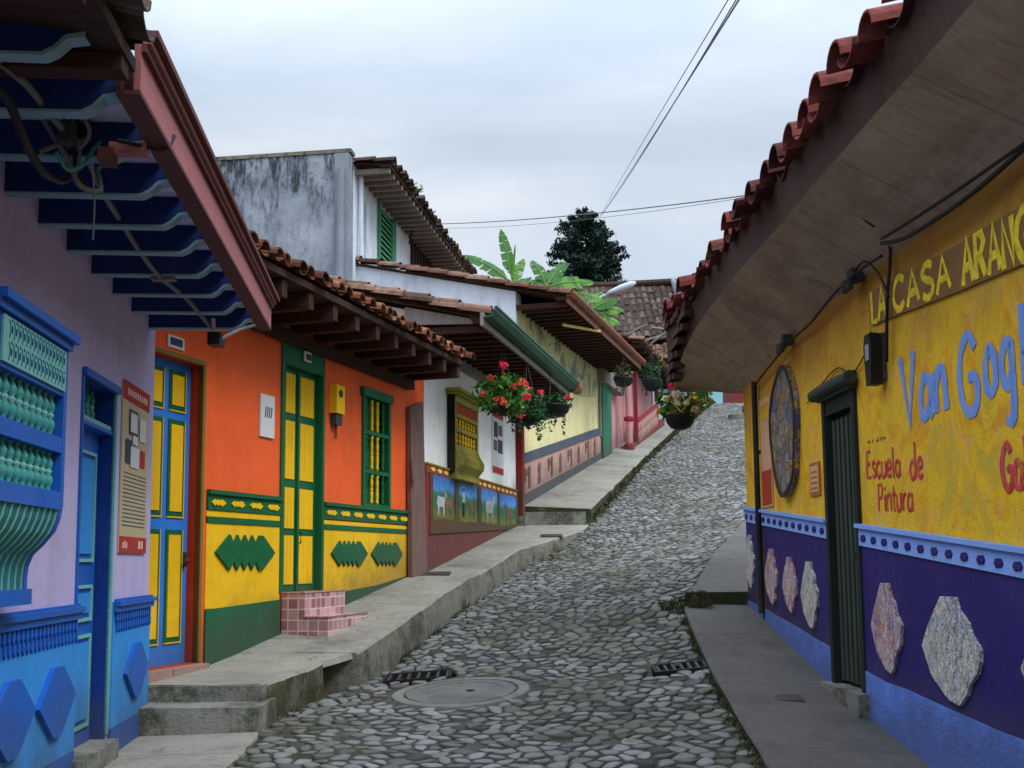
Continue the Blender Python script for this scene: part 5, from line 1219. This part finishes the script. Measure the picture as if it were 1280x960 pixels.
# letters ---------------------------------------------------------
G = {
 'V': [[(0, 1), (.28, 0), (.55, 1)]], 'a': [[(.45, .5), (.2, .58), (.03, .35), (.08, .08), (.3, .02), (.45, .2)], [(.46, .58), (.46, .1), (.55, 0)]],
 'n': [[(.02, .6), (.04, 0)], [(.04, .35), (.2, .6), (.4, .52), (.44, 0)]], 'G': [[(.6, .82), (.42, 1), (.15, .88), (.02, .5), (.15, .12), (.4, 0), (.6, .15), (.6, .45), (.34, .45)]],
 'o': [[(.25, .6), (.04, .42), (.06, .12), (.27, 0), (.46, .18), (.45, .46), (.25, .6)]], 'g': [[(.46, .48), (.24, .6), (.04, .42), (.06, .14), (.27, .04), (.46, .2)], [(.46, .6), (.48, -.1), (.38, -.38), (.12, -.36)]],
 'h': [[(.04, 1), (.04, 0)], [(.04, .35), (.2, .6), (.4, .5), (.44, 0)]], 'E': [[(.5, 1), (.04, 1), (.04, 0), (.5, 0)], [(.04, .52), (.4, .52)]],
 's': [[(.38, .52), (.2, .6), (.06, .46), (.2, .32), (.38, .18), (.22, 0), (.04, .08)]], 'c': [[(.42, .5), (.22, .6), (.04, .4), (.06, .12), (.24, 0), (.42, .1)]],
 'u': [[(.04, .6), (.06, .12), (.22, 0), (.42, .14)], [(.44, .6), (.46, 0)]], 'e': [[(.06, .3), (.42, .34), (.36, .56), (.18, .6), (.04, .38), (.08, .1), (.26, 0), (.44, .1)]],
 'l': [[(.1, 1.1), (.1, .1), (.2, 0)]], 'd': [[(.44, .48), (.22, .58), (.04, .36), (.08, .08), (.28, 0), (.44, .16)], [(.46, 1.15), (.46, 0)]],
 'P': [[(.04, 0), (.04, 1), (.34, .98), (.5, .78), (.36, .5), (.06, .46)]], 'i': [[(.1, .58), (.1, 0)], [(.1, .78), (.1, .84)]], 't': [[(.16, .9), (.16, .1), (.3, 0)], [(0, .6), (.34, .6)]],
 'r': [[(.04, .6), (.05, 0)], [(.05, .32), (.2, .56), (.36, .54)]], 'A': [[(0, 0), (.28, 1), (.56, 0)], [(.1, .36), (.46, .36)]], 'L': [[(.04, 1), (.04, 0), (.44, 0)]],
 'C': [[(.5, .84), (.3, 1), (.06, .8), (.02, .3), (.24, 0), (.5, .14)]], 'S': [[(.46, .86), (.24, 1), (.04, .8), (.18, .56), (.42, .42), (.46, .16), (.24, 0), (.02, .14)]],
 'R': [[(.04, 0), (.04, 1), (.36, .96), (.46, .74), (.3, .52), (.06, .48)], [(.24, .5), (.5, 0)]], 'N': [[(.04, 0), (.04, 1), (.46, 0), (.46, 1)]], 'O': [[(.28, 1), (.04, .7), (.04, .3), (.28, 0), (.52, .3), (.52, .7), (.28, 1)]],
 'q': [[(.1, .4), (.3, .4)]],
}
W_ = {'V': .66, 'a': .64, 'n': .58, 'G': .74, 'o': .6, 'g': .62, 'h': .6, 'E': .64, 's': .5, 'c': .54, 'u': .6, 'e': .56, 'l': .3, 'd': .62, 'P': .62, 'i': .26, 't': .42, 'r': .46, 'A': .68, 'L': .56, 'C': .64, 'S': .6, 'R': .64, 'N': .62, 'O': .68, ' ': .4}
def write(mb, F, text, Y0, z0, h, r, wsc=1.0, dz=0.0, o=.004, sgn=-1, depth=True, m=0, jit=.02):
    x = 0
    nv = F(0, 1, 0); nv0 = F(0, 0, 0); nrm = (nv[0]-nv0[0], nv[1]-nv0[1], 0)
    for ch in text:
        if ch == ' ': x += .38*h*wsc; continue
        for st_ in G[ch]:
            P = [F(Y0+sgn*(x+(p[0]+U(-jit, jit))*h*wsc), o, z0+dz*x+(p[1]+U(-jit, jit))*h) for p in st_]
            P = spline(P, 4) if len(P) > 2 and ch not in 'VEALNPR' else [Vector(p) for p in P]
            rr = [r*U(.85, 1.15) for _ in P]
            mb.tube(P, rr, 6, m, flat=nrm)
        x += W_[ch]*h*wsc
    return x
mb = MB(); write(mb, F, 'V', 7.23, .84, .46, .036, .95); write(mb, F, 'an', 6.92, .86, .43, .036, .85)
write(mb, F, 'G', 6.34, .80, .44, .032, .85); write(mb, F, 'o', 6.0, .87, .42, .034, .62); write(mb, F, 'g', 5.81, .87, .42, .034, .62); write(mb, F, 'h', 5.57, .86, .42, .034, .62)
build('painted_lettering', mb, 'bluepaint', rh, 'blue painted words Van Gogh')
mb = MB(); write(mb, F, 'Escuela', 7.95, .57, .18, .013, .98, -.06); write(mb, F, 'de', 7.14, .50, .20, .014, .98)
write(mb, F, 'Pintura', 7.74, .325, .185, .013, .98, -.04)
build('painted_lettering', mb, 'redpaint', rh, 'red painted words Escuela de Pintura')
mb = MB(); write(mb, F, 'Galer', 5.87, .35, .23, .022, .8); build('painted_lettering', mb, 'redpaint', rh, 'large red painted word at the picture edge')
mb = MB()
for yy in (7.9, 7.86, 7.80, 7.72, 7.69, 7.64, 7.60, 7.56): mb.tube([F(yy, .003, .80+U(0, .01)), F(yy-U(.0, .025), .003, .815+U(0, .02))], .003, 5)
build('faint_scribble', mb, 'posterink', rh)
# carved sign
sg = thing('carved_name_sign', F(6.4, .03, 1.6), 'carved wooden name sign with gold letters under the eave', 'sign')
mb = MB(); mb.prism(F, [(7.70, 1.62), (6.3, 1.51), (5.2, 1.44), (3.8, 1.40), (3.8, 1.70), (5.2, 1.745), (6.3, 1.775), (7.70, 1.85)], .004, .02)
build('board', mb, paint('sign_board', '#7e5c34', GN, .25, 5, .2, .3), sg)
for txt, Y_, z_, h_, r_, ws_, dz_ in (('LA', 7.66, 1.625, .22, .024, 1.12, -.05), ('CASA', 7.23, 1.605, .21, .024, 1.72, -.075), ('ARANGO', 6.17, 1.52, .25, .027, .98, -.07)):
    x = 0
    for ch in txt:
        mb = MB(); adv = write(mb, F, ch, Y_-x, z_+dz_*x, h_, r_, ws_, dz_, .022); x += adv; build('letter', mb, 'goldletter', sg)
# wall lamp
lm = thing('wall_lamp', F(7.52, .0, 1.35), 'narrow dark lantern on the wall between door and lettering', 'wall lamp')
mb = MB(); mb.box(F, 7.46, 7.58, .003, .03, 1.2, 1.52); mb.tube([F(7.52, .02, 1.5), F(7.52, .09, 1.53)], .012, 6); build('backplate', mb, 'iron', lm)
mb = MB(); mb.prism(F, [(7.475, 1.17), (7.575, 1.17), (7.60, 1.44), (7.57, 1.52), (7.48, 1.52), (7.45, 1.44)], .032, .11); build('lantern_body', mb, 'black', lm)
mb = MB(); mb.box(F, 7.49, 7.56, .1105, .114, 1.34, 1.45); build('glass', mb, [paint('lamp_glass', '#9aa0a8', 1, .1, 5, 0, .05, .2)], lm)
# ------------------------------------------------------------------ posters, plates, meters on the left walls
F = FL_
mb = MB(); mb.box(F, 7.33, 8.1, .003, .012, .08, 1.23, 0); mb.box(F, 7.33, 8.1, .0125, .015, 1.10, 1.23, 1); mb.box(F, 7.33, 8.1, .0125, .015, .08, .19, 1)
for i in range(14): mb.box(F, 7.39, 8.04, .0125, .014, .26+.027*i, .266+.027*i, 2)
for (a, b, z0, z1, m) in ((7.5, 7.75, .88, 1.05, 2), (7.53, 7.72, .90, 1.03, 3), (7.8, 7.98, .86, 1.02, 3), (7.85, 7.93, .88, .97, 2), (7.42, 7.58, .68, .84, 2), (7.55, 7.8, .66, .8, 3), (7.78, 7.98, .68, .80, 1), (7.6, 7.74, .82, .88, 3)): mb.box(F, a, b, .0152+.0008*m, .0165+.001*m, z0, z1, m)
for i in range(9): mb.box(F, 7.44+.066*i, 7.48+.066*i, .0155, .0175, 1.14, 1.185, 4)
for i in range(3): mb.box(F, 7.40+.05*i, 7.43+.05*i, .0155, .0175, .11, .15+.01*(i % 2), 4)
for i in range(2): mb.box(F, 7.85+.08*i, 7.9+.08*i, .0155, .0175, .11, .165, 4)
build('poster', mb, ['posterbody', 'posterred', 'posterink', 'paper', paint('poster_light', '#d8b8a8', GN)], None, 'tall beige and red heritage poster beside the blue door', 'poster')
F = FO
mb = MB(); mb.box(F, 10.2, 10.45, .003, .02, 1.165, 1.56, 0)
for i in range(4): mb.prism(F, [(10.27+.035*i, 1.35), (10.285+.035*i, 1.35), (10.30+.035*i, 1.45), (10.285+.035*i, 1.45)], .0205, .023, 1)
build('wall_plaque', mb, ['paper', 'posterink'], None, 'small white plaque with dark script on the orange wall', 'plaque')
me_ = thing('electric_meter', F(11.68, 0, 1.45), 'yellow electric meter box beside the green double door', 'meter')
mb = MB(); mb.box(F, 11.59, 11.78, .003, .09, 1.56, 1.86); build('box', mb, 'yellow', me_)
mb = MB(); mb.prism(F, ellipse(11.68, 1.77, .04, .04, 10), .0905, .10); build('dial', mb, 'black', me_)
mb = MB(); mb.box(F, 11.62, 11.76, .003, .07, 1.44, 1.557); mb.tube([F(11.7, .03, 1.44), F(11.7, .03, 1.3)], .01, 6); build('breaker', mb, 'iron', me_)
for (a, b, z, o, lab) in ((8.78, 9.0, 1.73, .004, 'small enamel house number plate above the blue and yellow door'), (10.98, 11.12, 2.0, .03, 'small house number plate on the green door frame')):
    mb = MB(); mb.box(F, a, b, o, o+.012, z, z+.10, 0)
    for i in range(2): mb.box(F, a+.03+.08*i*(b-a)/.22, a+.08*(b-a)/.22+.03+.08*i*(b-a)/.22, o+.0125, o+.015, z+.02, z+.08, 1)
    build('house_number', mb, ['paper', 'posterink'], None, lab, 'number plate')
mb = MB(); mb.hexa([F(13.62, .04, -.2), F(14.1, .04, -.18), F(14.1, .10, -.18), F(13.62, .10, -.2), F(13.64, .01, 1.9), F(14.05, .01, 2.02), F(14.05, .06, 2.02), F(13.64, .06, 1.9)]); mb.hexa([F(13.6, .10, .95), F(13.66, .10, .95), F(13.66, .12, .95), F(13.6, .12, .95), F(13.62, .07, 1.25), F(13.66, .07, 1.25), F(13.66, .09, 1.25), F(13.62, .09, 1.25)])
build('leaning_plank', mb, 'plank', None, 'weathered wooden plank leaning on the corner of the orange house', 'plank')
F = FW
mb = MB(); mb.box(F, 17.73, 18.5, .003, .012, 1.42, 2.42, 0); mb.box(F, 17.75, 18.48, .0125, .015, 2.32, 2.42, 1); mb.box(F, 17.75, 18.48, .0125, .015, 1.42, 1.52, 1)
for (a, b, z0, z1, m) in ((17.85, 18.1, 2.0, 2.25, 2), (18.15, 18.4, 2.05, 2.22, 3), (17.82, 18.05, 1.78, 1.95, 3), (18.1, 18.42, 1.76, 1.98, 2)): mb.box(F, a, b, .0125, .015, z0, z1, m)
build('poster', mb, ['paper', 'posterred', 'posterink', 'orn'], None, 'narrow white and red poster between mustard window and corner post', 'poster')
# tiled steps
F = FO
def m_tiles():
    t = NT('pink_step_tile')
    n = t.new('ShaderNodeTexBrick'); t.l.new(t.new('ShaderNodeAttribute', attribute_name='puv').outputs['Vector'], n.inputs['Vector'])
    n.offset = 0; n.inputs['Scale'].default_value = 1; n.inputs['Brick Width'].default_value = .10; n.inputs['Row Height'].default_value = .10; n.inputs['Mortar Size'].default_value = .006
    n.inputs['Color1'].default_value = H('#8a5a5c', GN); n.inputs['Color2'].default_value = H('#c09a9c', GN); n.inputs['Mortar'].default_value = H('#c4b4b4', GN); n.inputs['Bias'].default_value = -.1
    c = t.mix(t.bw(t.noise(9, 6), .5, .75, 0, .5), n.outputs['Color'], H('#7c5a5c', GN)); t.bump(n.outputs['Fac'], -.3, .005); return t.fin(c, .45, .5)
M['stile'] = m_tiles()
mb = MB(); mb.prof(F, 10.63, 11.48, [(.02, -1.1), (.5, -1.1), (.5, -.50), (.255, -.50), (.255, -.275), (.02, -.275)])
stp = build('tiled_steps', mb, 'stile', None, 'two pink tiled steps in front of the green double door', 'steps')
me = stp.data; at = me.attributes.new('puv', 'FLOAT_VECTOR', 'CORNER'); vals = [0.0]*(3*len(me.loops))
for p in me.polygons:
    for li in p.loop_indices:
        w_ = me.vertices[me.loops[li].vertex_index].co+WL[stp]; nx = p.normal
        if abs(nx.z) > .7: a, b = w_.y, w_.x
        elif abs(nx.y) > .7: a, b = w_.x, w_.z
        else: a, b = w_.y, w_.z
        vals[li*3:li*3+3] = [a+.013, b+.027, 0]
at.data.foreach_set('vector', vals)
mb = MB(); mb.box(F, 10.62, 11.49, .235, .262, -.276, -.266); mb.box(F, 10.62, 11.49, .48, .507, -.501, -.491); mb.box(F, 10.62, 10.63, .015, .26, -.276, -.266); mb.box(F, 10.62, 10.63, .26, .507, -.501, -.491)
build('step_edge', mb, 'pinkpan', stp)

# ------------------------------------------------------------------ hanging baskets
def basket(c, r, h, lab, hang, flowers, fol, leafr, mats, cat='hanging basket', group=None, bowl='black', trail=0):
    t = thing('hanging_basket', (c[0], c[1], c[2]-h), lab, cat, group)
    mb = MB(); mb.lathe((c[0], c[1], c[2]-h), [(r*.3, 0), (r*.65, h*.15), (r*.9, h*.45), (r, h*.85), (r*1.05, h), (r*.9, h), (r*.85, h*.8)], 16); build('bowl', mb, bowl, t, smooth=True)
    mb = MB()
    for k_ in range(3): a = 2*pi*k_/3+.4; mb.tube([(c[0]+r*cos(a), c[1]+r*sin(a), c[2]), (c[0], c[1], hang)], .006, 4)
    build('hanging_wire', mb, 'iron', t)
    mb = MB(); mb.leafc((c[0], c[1], c[2]+leafr[2]*.4), leafr, fol, .06, (0, 1), .3)
    for _ in range(trail):
        a = U(0, 6.28); p = Vector((c[0]+leafr[0]*.8*cos(a), c[1]+leafr[1]*.8*sin(a), c[2])); L = U(.2, .5)
        for q in range(int(L/.04)): mb.leafc(p-Vector((0, 0, q*.04)), (.04, .04, .03), 3, .035, (0, 1), .2)
    build('foliage', mb, [mats[0], mats[1]], t, recalc=False)
    for (dx, dz, s_, m) in flowers:
        mb = MB(); mb.leafc((c[0]+dx, c[1]-leafr[1]*U(.5, 1), c[2]+dz), (s_, s_, s_*.8), 60, .028, (0,), .5); mb.tube([(c[0]+dx, c[1]-leafr[1]*.6, c[2]+dz), (c[0]+dx*.4, c[1], c[2])], .005, 4); build('flower_head', mb, m, t, recalc=False)
basket((-.12, 15, 2.12), .2, .16, 'lush geranium basket with red and pink flowers, left of the trio', 2.9,
       [(-.15, .32, .06, 'petal2'), (.02, .50, .07, 'petal'), (-.05, .02, .07, 'petal2'), (.27, .26, .07, 'petal2'), (.02, -.02, .06, 'petal2'), (.32, .05, .07, 'petal'), (.15, .2, .05, 'petal2'), (-.25, .1, .05, 'petal2')], 900, (.42, .34, .30), ('leaf', 'leaf'), group='hanging baskets under the white house eave', bowl='wooddk')
basket((.22, 16.1, 2.1), .19, .15, 'darker hanging basket with crimson flowers in the middle of the trio', 2.9,
       [(-.1, -.02, .08, 'petal'), (-.06, .42, .09, 'petal'), (.03, .34, .08, 'petal'), (.2, .30, .04, 'petal')], 520, (.34, .28, .30), ('leaf2', 'leaf2'), group='hanging baskets under the white house eave', trail=9)
basket((.62, 17.5, 2.44), .3, .2, 'wide black hanging bowl at the gutter end of the white house', 2.95, [(.25, .1, .05, 'petal'), (-.2, .15, .04, 'petal')], 380, (.34, .28, .16), ('leaf2', 'leaf2'), group='hanging baskets under the white house eave', trail=4)
basket((2.47, 24.4, 4.0), .22, .2, 'dark hanging pot under the brown gutter of the pale yellow house', 4.5, [], 200, (.26, .2, .26), ('leaf2', 'orn'), trail=4)
basket((3.55, 28, 4.55), .25, .3, 'mossy hanging pot by the pink house crimson post', 5.3, [], 330, (.3, .26, .36), ('leaf2', 'conifer'), trail=5, bowl='conifer2')
c = px(850, 518, 12.1)
basket((c[0], c[1], c[2]), .165, .17, 'black bowl of cream and yellow flowers hung from the right hand eave', 1.9,
       [(-.17, .16, .04, 'petal3'), (-.06, .20, .045, 'petal3'), (.05, .10, .035, 'petal3'), (.14, .04, .035, 'petal3'), (-.04, .10, .04, 'petal3'), (-.11, .29, .03, 'petal')], 300, (.24, .18, .15), ('leaf3', 'leaf'), group=None, trail=0)

for o in list(bpy.data.objects):
    if o.name.startswith('hanging_basket') and 'cream' in (o.get('label') or ''): [(mb := MB(), mb.leafc(px(u_, v_, 12.1), r_, 65, .045, (0, 1), .2), build('side_shoot', mb, ['leaf', 'leaf2'], o, recalc=False)) for u_, v_, r_ in ((828, 498, (.09, .08, .08)), (868, 508, (.14, .1, .05)))]

# ------------------------------------------------------------------ street lamp
sl = thing('street_lamp', (2.05, 28.2, 2.5), 'pale street lamp head on an arm above the brown gutter', 'street lamp')
mb = MB(); mb.tube([(2.05, 28.2, 2.5), (2.05, 28.2, 6.6)], .05, 10); build('pole', mb, 'greywood', sl)
mb = MB(); mb.tube([(2.0, 28.2, 6.55), (2.3, 28.15, 6.72), (2.65, 28.1, 6.86)], .03, 8); build('arm', mb, 'lampwh', sl)
mb = MB(); P0 = Vector((2.45, 28.1, 6.80)); P1 = Vector((3.2, 28.0, 7.06)); mb.tube([P0, P0.lerp(P1, .15), P0.lerp(P1, .5), P0.lerp(P1, .85), P1], [.025, .055, .09, .085, .03], 12); build('lamp_head', mb, 'lampwh', sl, smooth=True)

# ------------------------------------------------------------------ cables
def cable(pts, r, lab, mat='cable', sag=0, group=None, n=8, name='overhead_cable', cat='cable'):
    if sag: a, b = Vector(pts[0]), Vector(pts[1]); pts = [a.lerp(b, i/24)-Vector((0, 0, sag*4*(i/24)*(1-i/24))) for i in range(25)]+[Vector(q) for q in pts[2:]]
    else: pts = spline(pts, 8)
    mb = MB(); mb.tube(pts, r, n); return build(name, mb, mat, None, lab, cat, group, smooth=True)
fa = px(750, 271, 45)
cable([fa, px(936, -20, 8.0), (3.1, 4.5, 3.02)], .008, 'thick overhead cable rising over the street, rightmost of three', sag=.05)
cable([fa, px(932, -20, 8.1), (3.1, 4.7, 3.02)], .006, 'middle one of the three overhead cables fanning out above the street', sag=.12)
cable([(fa[0], fa[1], fa[2]+.05), px(922, -20, 8.0), (3.1, 4.3, 3.02)], .005, 'thinnest of three overhead cables, left of the others', sag=-.03)
a, b = px(545, 280, 20), px(935, 244, 11.6)
cable([a, b], .007, 'single overhead cable crossing the street from roof to roof', sag=.06)
cable([(a[0], a[1], a[2]-.08), (b[0], b[1], b[2]-.02)], .003, 'faint thin wire just under the crossing overhead cable', sag=.09)
FLc = FL_
cable([px(-40, 40, 3.6), px(0, 78, 3.75), px(35, 108, 3.95), px(60, 140, 4.2), px(90, 175, 4.5), px(112, 205, 4.8), px(128, 240, 5.1), px(150, 275, 5.6), px(175, 315, 6.1), px(202, 348, 6.6), px(235, 375, 7.3), px(262, 408, 7.9)], .014, 'twisted grey service cable strung under the blue eave beams', name='service_cable', mat='cable')
cable([px(-30, 85, 3.6), px(5, 118, 3.8), px(25, 160, 4.0), px(38, 190, 4.2), px(55, 215, 4.4), px(80, 225, 4.6), px(100, 205, 4.7), px(108, 175, 4.6)], .018, 'thick black cable looping under the near eave beams', mat='black', name='service_cable')
for i, (pts, m, r_) in enumerate(((((60, 135), (75, 160), (95, 150), (105, 175), (88, 195), (70, 190), (62, 160)), 'black', .012), (((70, 190), (85, 212), (105, 205), (118, 185), (130, 178), (135, 195), (122, 212)), 'teal', .009), (((80, 130), (82, 165), (92, 190), (96, 215), (110, 235)), 'black', .009), (((95, 130), (90, 160), (100, 190), (92, 225)), 'cable', .008), (((50, 190), (75, 180), (95, 178), (112, 172)), 'cable', .010), (((115, 205), (118, 250), (116, 300)), 'cable', .004), (((145, 175), (180, 183), (205, 187), (218, 170)), 'black', .009), (((240, 305), (262, 312), (275, 305), (282, 300)), 'black', .009), (((55, 150), (70, 175), (85, 200), (100, 232), (125, 238), (120, 210)), 'cable', .012), (((100, 140), (112, 165), (98, 185), (80, 178), (72, 150), (90, 138)), 'cable', .010), (((40, 100), (62, 122), (88, 128), (108, 150), (122, 182)), 'black', .011))):
    Y = 4.4 if i != 7 else 6.8
    cable([px(u, v, Y+.06*j) for j, (u, v) in enumerate(pts)], r_, ('black wire coil in the tangle below the eave', 'teal wire loop in the tangle below the eave', 'black wire dropping through the tangle', 'grey wire dropping through the tangle', 'grey wire crossing the tangle sideways', 'thin wire hanging straight down from the tangle', 'black wire hooked over the rose gutter near the tangle', 'short black wire at the far end of the rose gutter', 'grey cable loop hanging lowest in the tangle', 'small coiled grey cable at the top of the tangle', 'black wire running from the near eave into the tangle')[i], mat=m, name='loose_wire', cat='wire')
mb = MB(); c = px(84, 165, 4.4); mb.box(lambda a, b, z: (a, b, z), c[0]-.06, c[0]+.05, c[1]-.05, c[1]+.05, c[2]-.10, c[2]+.06) if False else mb.hexa([(c[0]+x, c[1]+y, c[2]+z+.02*x) for z in (-.05, .04) for x, y in ((-.028, -.03), (.028, -.03), (.028, .03), (-.028, .03))])
c2 = px(205, 345, 6.6); mb2 = MB(); mb2.hexa([(c2[0]+x, c2[1]+y, c2[2]+z) for z in (-.03, .03) for x, y in ((-.07, -.03), (.07, -.03), (.07, .03), (-.07, .03))])
build('junction_box', mb, 'iron', None, 'small dark junction box in the wire tangle', 'junction box'); build('cable_splice', mb2, 'cable', None, 'lumpy cable splice under the middle eave beams', 'splice')
c = px(271, 424, 7.9); t = thing('security_camera', c, 'small black camera hanging by the end of the rose gutter', 'camera')
mb = MB(); mb.hexa([(c[0]+x, c[1]+y, c[2]+z) for z in (-.05, .04) for x, y in ((-.05, -.07), (.04, -.07), (.04, .07), (-.05, .07))]); build('housing', mb, 'black', t)
mb = MB(); mb.tube([(c[0]-.02, c[1], c[2]+.04), (c[0]-.03, c[1], c[2]+.15)], .015, 6); mb.tube([(c[0]+.02, c[1], c[2]), Vector(px(300, 412, 8.0)), Vector(px(326, 404, 8.1))], .013, 6); build('bracket', mb, 'lampwh', t)
F = FRT
RC = [([F(6.95, .45, 2.32), F(7.05, .2, 2.2), F(7.18, .05, 2.05), F(7.27, .05, 1.7), F(7.36, .04, 1.3)], .012, 'dark conduit dropping from the soffit past the carved sign'),
      ([F(7.05, .15, 2.02), F(6.7, .14, 1.95), F(6.2, .12, 1.93), F(5.7, .1, 1.94), F(5.0, .08, 2.0)], .014, 'thick black cable sagging along the top of the yellow wall'),
      ([F(7.05, .15, 2.05), F(6.6, .13, 2.03), F(5.9, .12, 2.0), F(5.0, .1, 1.98)], .010, 'thinner black cable above the sagging cable on the yellow wall'),
      ([F(7.2, .1, 1.98), F(7.6, .12, 1.98), F(8.2, .10, 1.97), F(8.9, .08, 1.9), F(9.6, .06, 1.88), F(10.4, .06, 1.78), F(11, .05, 1.7)], .010, 'dark cable along the junction of soffit and wall'),
      ([F(7.6, .02, 1.55), F(8.1, .02, 1.35), F(8.5, .02, 1.45), F(9.3, .015, 1.3)], .005, 'thin wire crossing the wall above the dark green door'),
      ([F(7.0, .36, 2.28), F(7.02, .3, 2.2), F(7.03, .2, 2.12)], .006, 'thin wire hanging from a crack in the soffit')]
for p, r_, lab in RC: cable(p, r_, lab, mat='black', name='wall_cable')
for j, (Y, z, s_) in enumerate(((7.85, 2.0, .10), (9.7, 1.9, .07))):
    t = thing('insulator_rack', F(Y, .08, z), ('bunch of insulators and wires under the soffit near the carved sign', 'smaller insulator fitting under the soffit above the oval mosaic')[j], 'insulator', None)
    mb = MB(); mb.box(F, Y-s_*.6, Y+s_*.6, .02, .10, z-.03, z+.06); build('bracket', mb, 'iron', t)
    for k_ in range(3):
        mb = MB(); c = F(Y-s_*.6+s_*.6*k_, .12, z-.10); mb.lathe(c, [(.018, 0), (.03, .015), (.02, .03), (.03, .045), (.02, .06), (.026, .08)], 10); build('insulator', mb, 'iron', t)
cable([F(7.85, .1, 1.98), F(7.5, .12, 2.02), F(7.3, .1, 1.9), F(7.2, .06, 1.7)], .008, 'black wire arching from insulators down to the carved sign', mat='black', name='wall_cable')

# ------------------------------------------------------------------ world and sun
w = bpy.data.worlds.new('World'); scn.world = w; w.use_nodes = True; nt = w.node_tree; N = nt.nodes; Lk = nt.links
bg = N['Background']; sky = N.new('ShaderNodeTexSky'); sky.sky_type = 'NISHITA'; sky.sun_disc = False
SE, SR_ = radians(50), radians(128)
sky.sun_elevation = SE; sky.sun_rotation = SR_
tc = N.new('ShaderNodeTexCoord'); mp = N.new('ShaderNodeMapping'); mp.inputs['Scale'].default_value = (1.2, 1.2, 3.2); Lk.new(tc.outputs['Generated'], mp.inputs[0])
no = N.new('ShaderNodeTexNoise'); no.inputs['Scale'].default_value = 1.6; no.inputs['Detail'].default_value = 6; no.inputs['Roughness'].default_value = .5; no.inputs['Distortion'].default_value = .4; Lk.new(mp.outputs[0], no.inputs['Vector'])
cr = N.new('ShaderNodeValToRGB'); Lk.new(no.outputs['Fac'], cr.inputs[0])
K_ = 10.0
def S3(h, f=1): c = H(h); return (c[0]*K_*f, c[1]*K_*f, c[2]*K_*f, 1)
e = cr.color_ramp.elements; e[0].position = .38; e[0].color = S3('#bccadd'); e[1].position = .60; e[1].color = S3('#e6ecf3'); 
m2 = e = cr.color_ramp.elements.new(.5); m2.color = S3('#ccd9e8')
mx = N.new('ShaderNodeMix'); mx.data_type = 'RGBA'; mx.inputs['Factor'].default_value = .93; Lk.new(sky.outputs[0], mx.inputs[6]); Lk.new(cr.outputs[0], mx.inputs[7])
sp = N.new('ShaderNodeSeparateXYZ'); Lk.new(tc.outputs['Generated'], sp.inputs[0])
mr = N.new('ShaderNodeMapRange'); Lk.new(sp.outputs[2], mr.inputs[0]); mr.inputs[1].default_value = .36; mr.inputs[2].default_value = 1; mr.inputs[3].default_value = 1.1; mr.inputs[4].default_value = 3.9
vm = N.new('ShaderNodeVectorMath'); vm.operation = 'SCALE'; Lk.new(mx.outputs[2], vm.inputs[0]); Lk.new(mr.outputs[0], vm.inputs['Scale'])
Lk.new(vm.outputs[0], bg.inputs['Color']); bg.inputs['Strength'].default_value = .10
sun = bpy.data.lights.new('sun', 'SUN'); sun.energy = 1.85; sun.angle = radians(24); sun.color = (1, .96, .9)
so = bpy.data.objects.new('sun', sun); COL.objects.link(so)
# sun direction: azimuth measured like the sky texture (rotation about z from +Y, clockwise)
az = SR_; dirv = Vector((sin(az)*cos(SE), cos(az)*cos(SE), sin(SE)))
so.rotation_euler = dirv.to_track_quat('Z', 'Y').to_euler()
scn.view_settings.view_transform = 'Standard'; scn.view_settings.look = 'None'; scn.view_settings.exposure = 0; scn.view_settings.gamma = 1
scn.cycles.max_bounces = 5
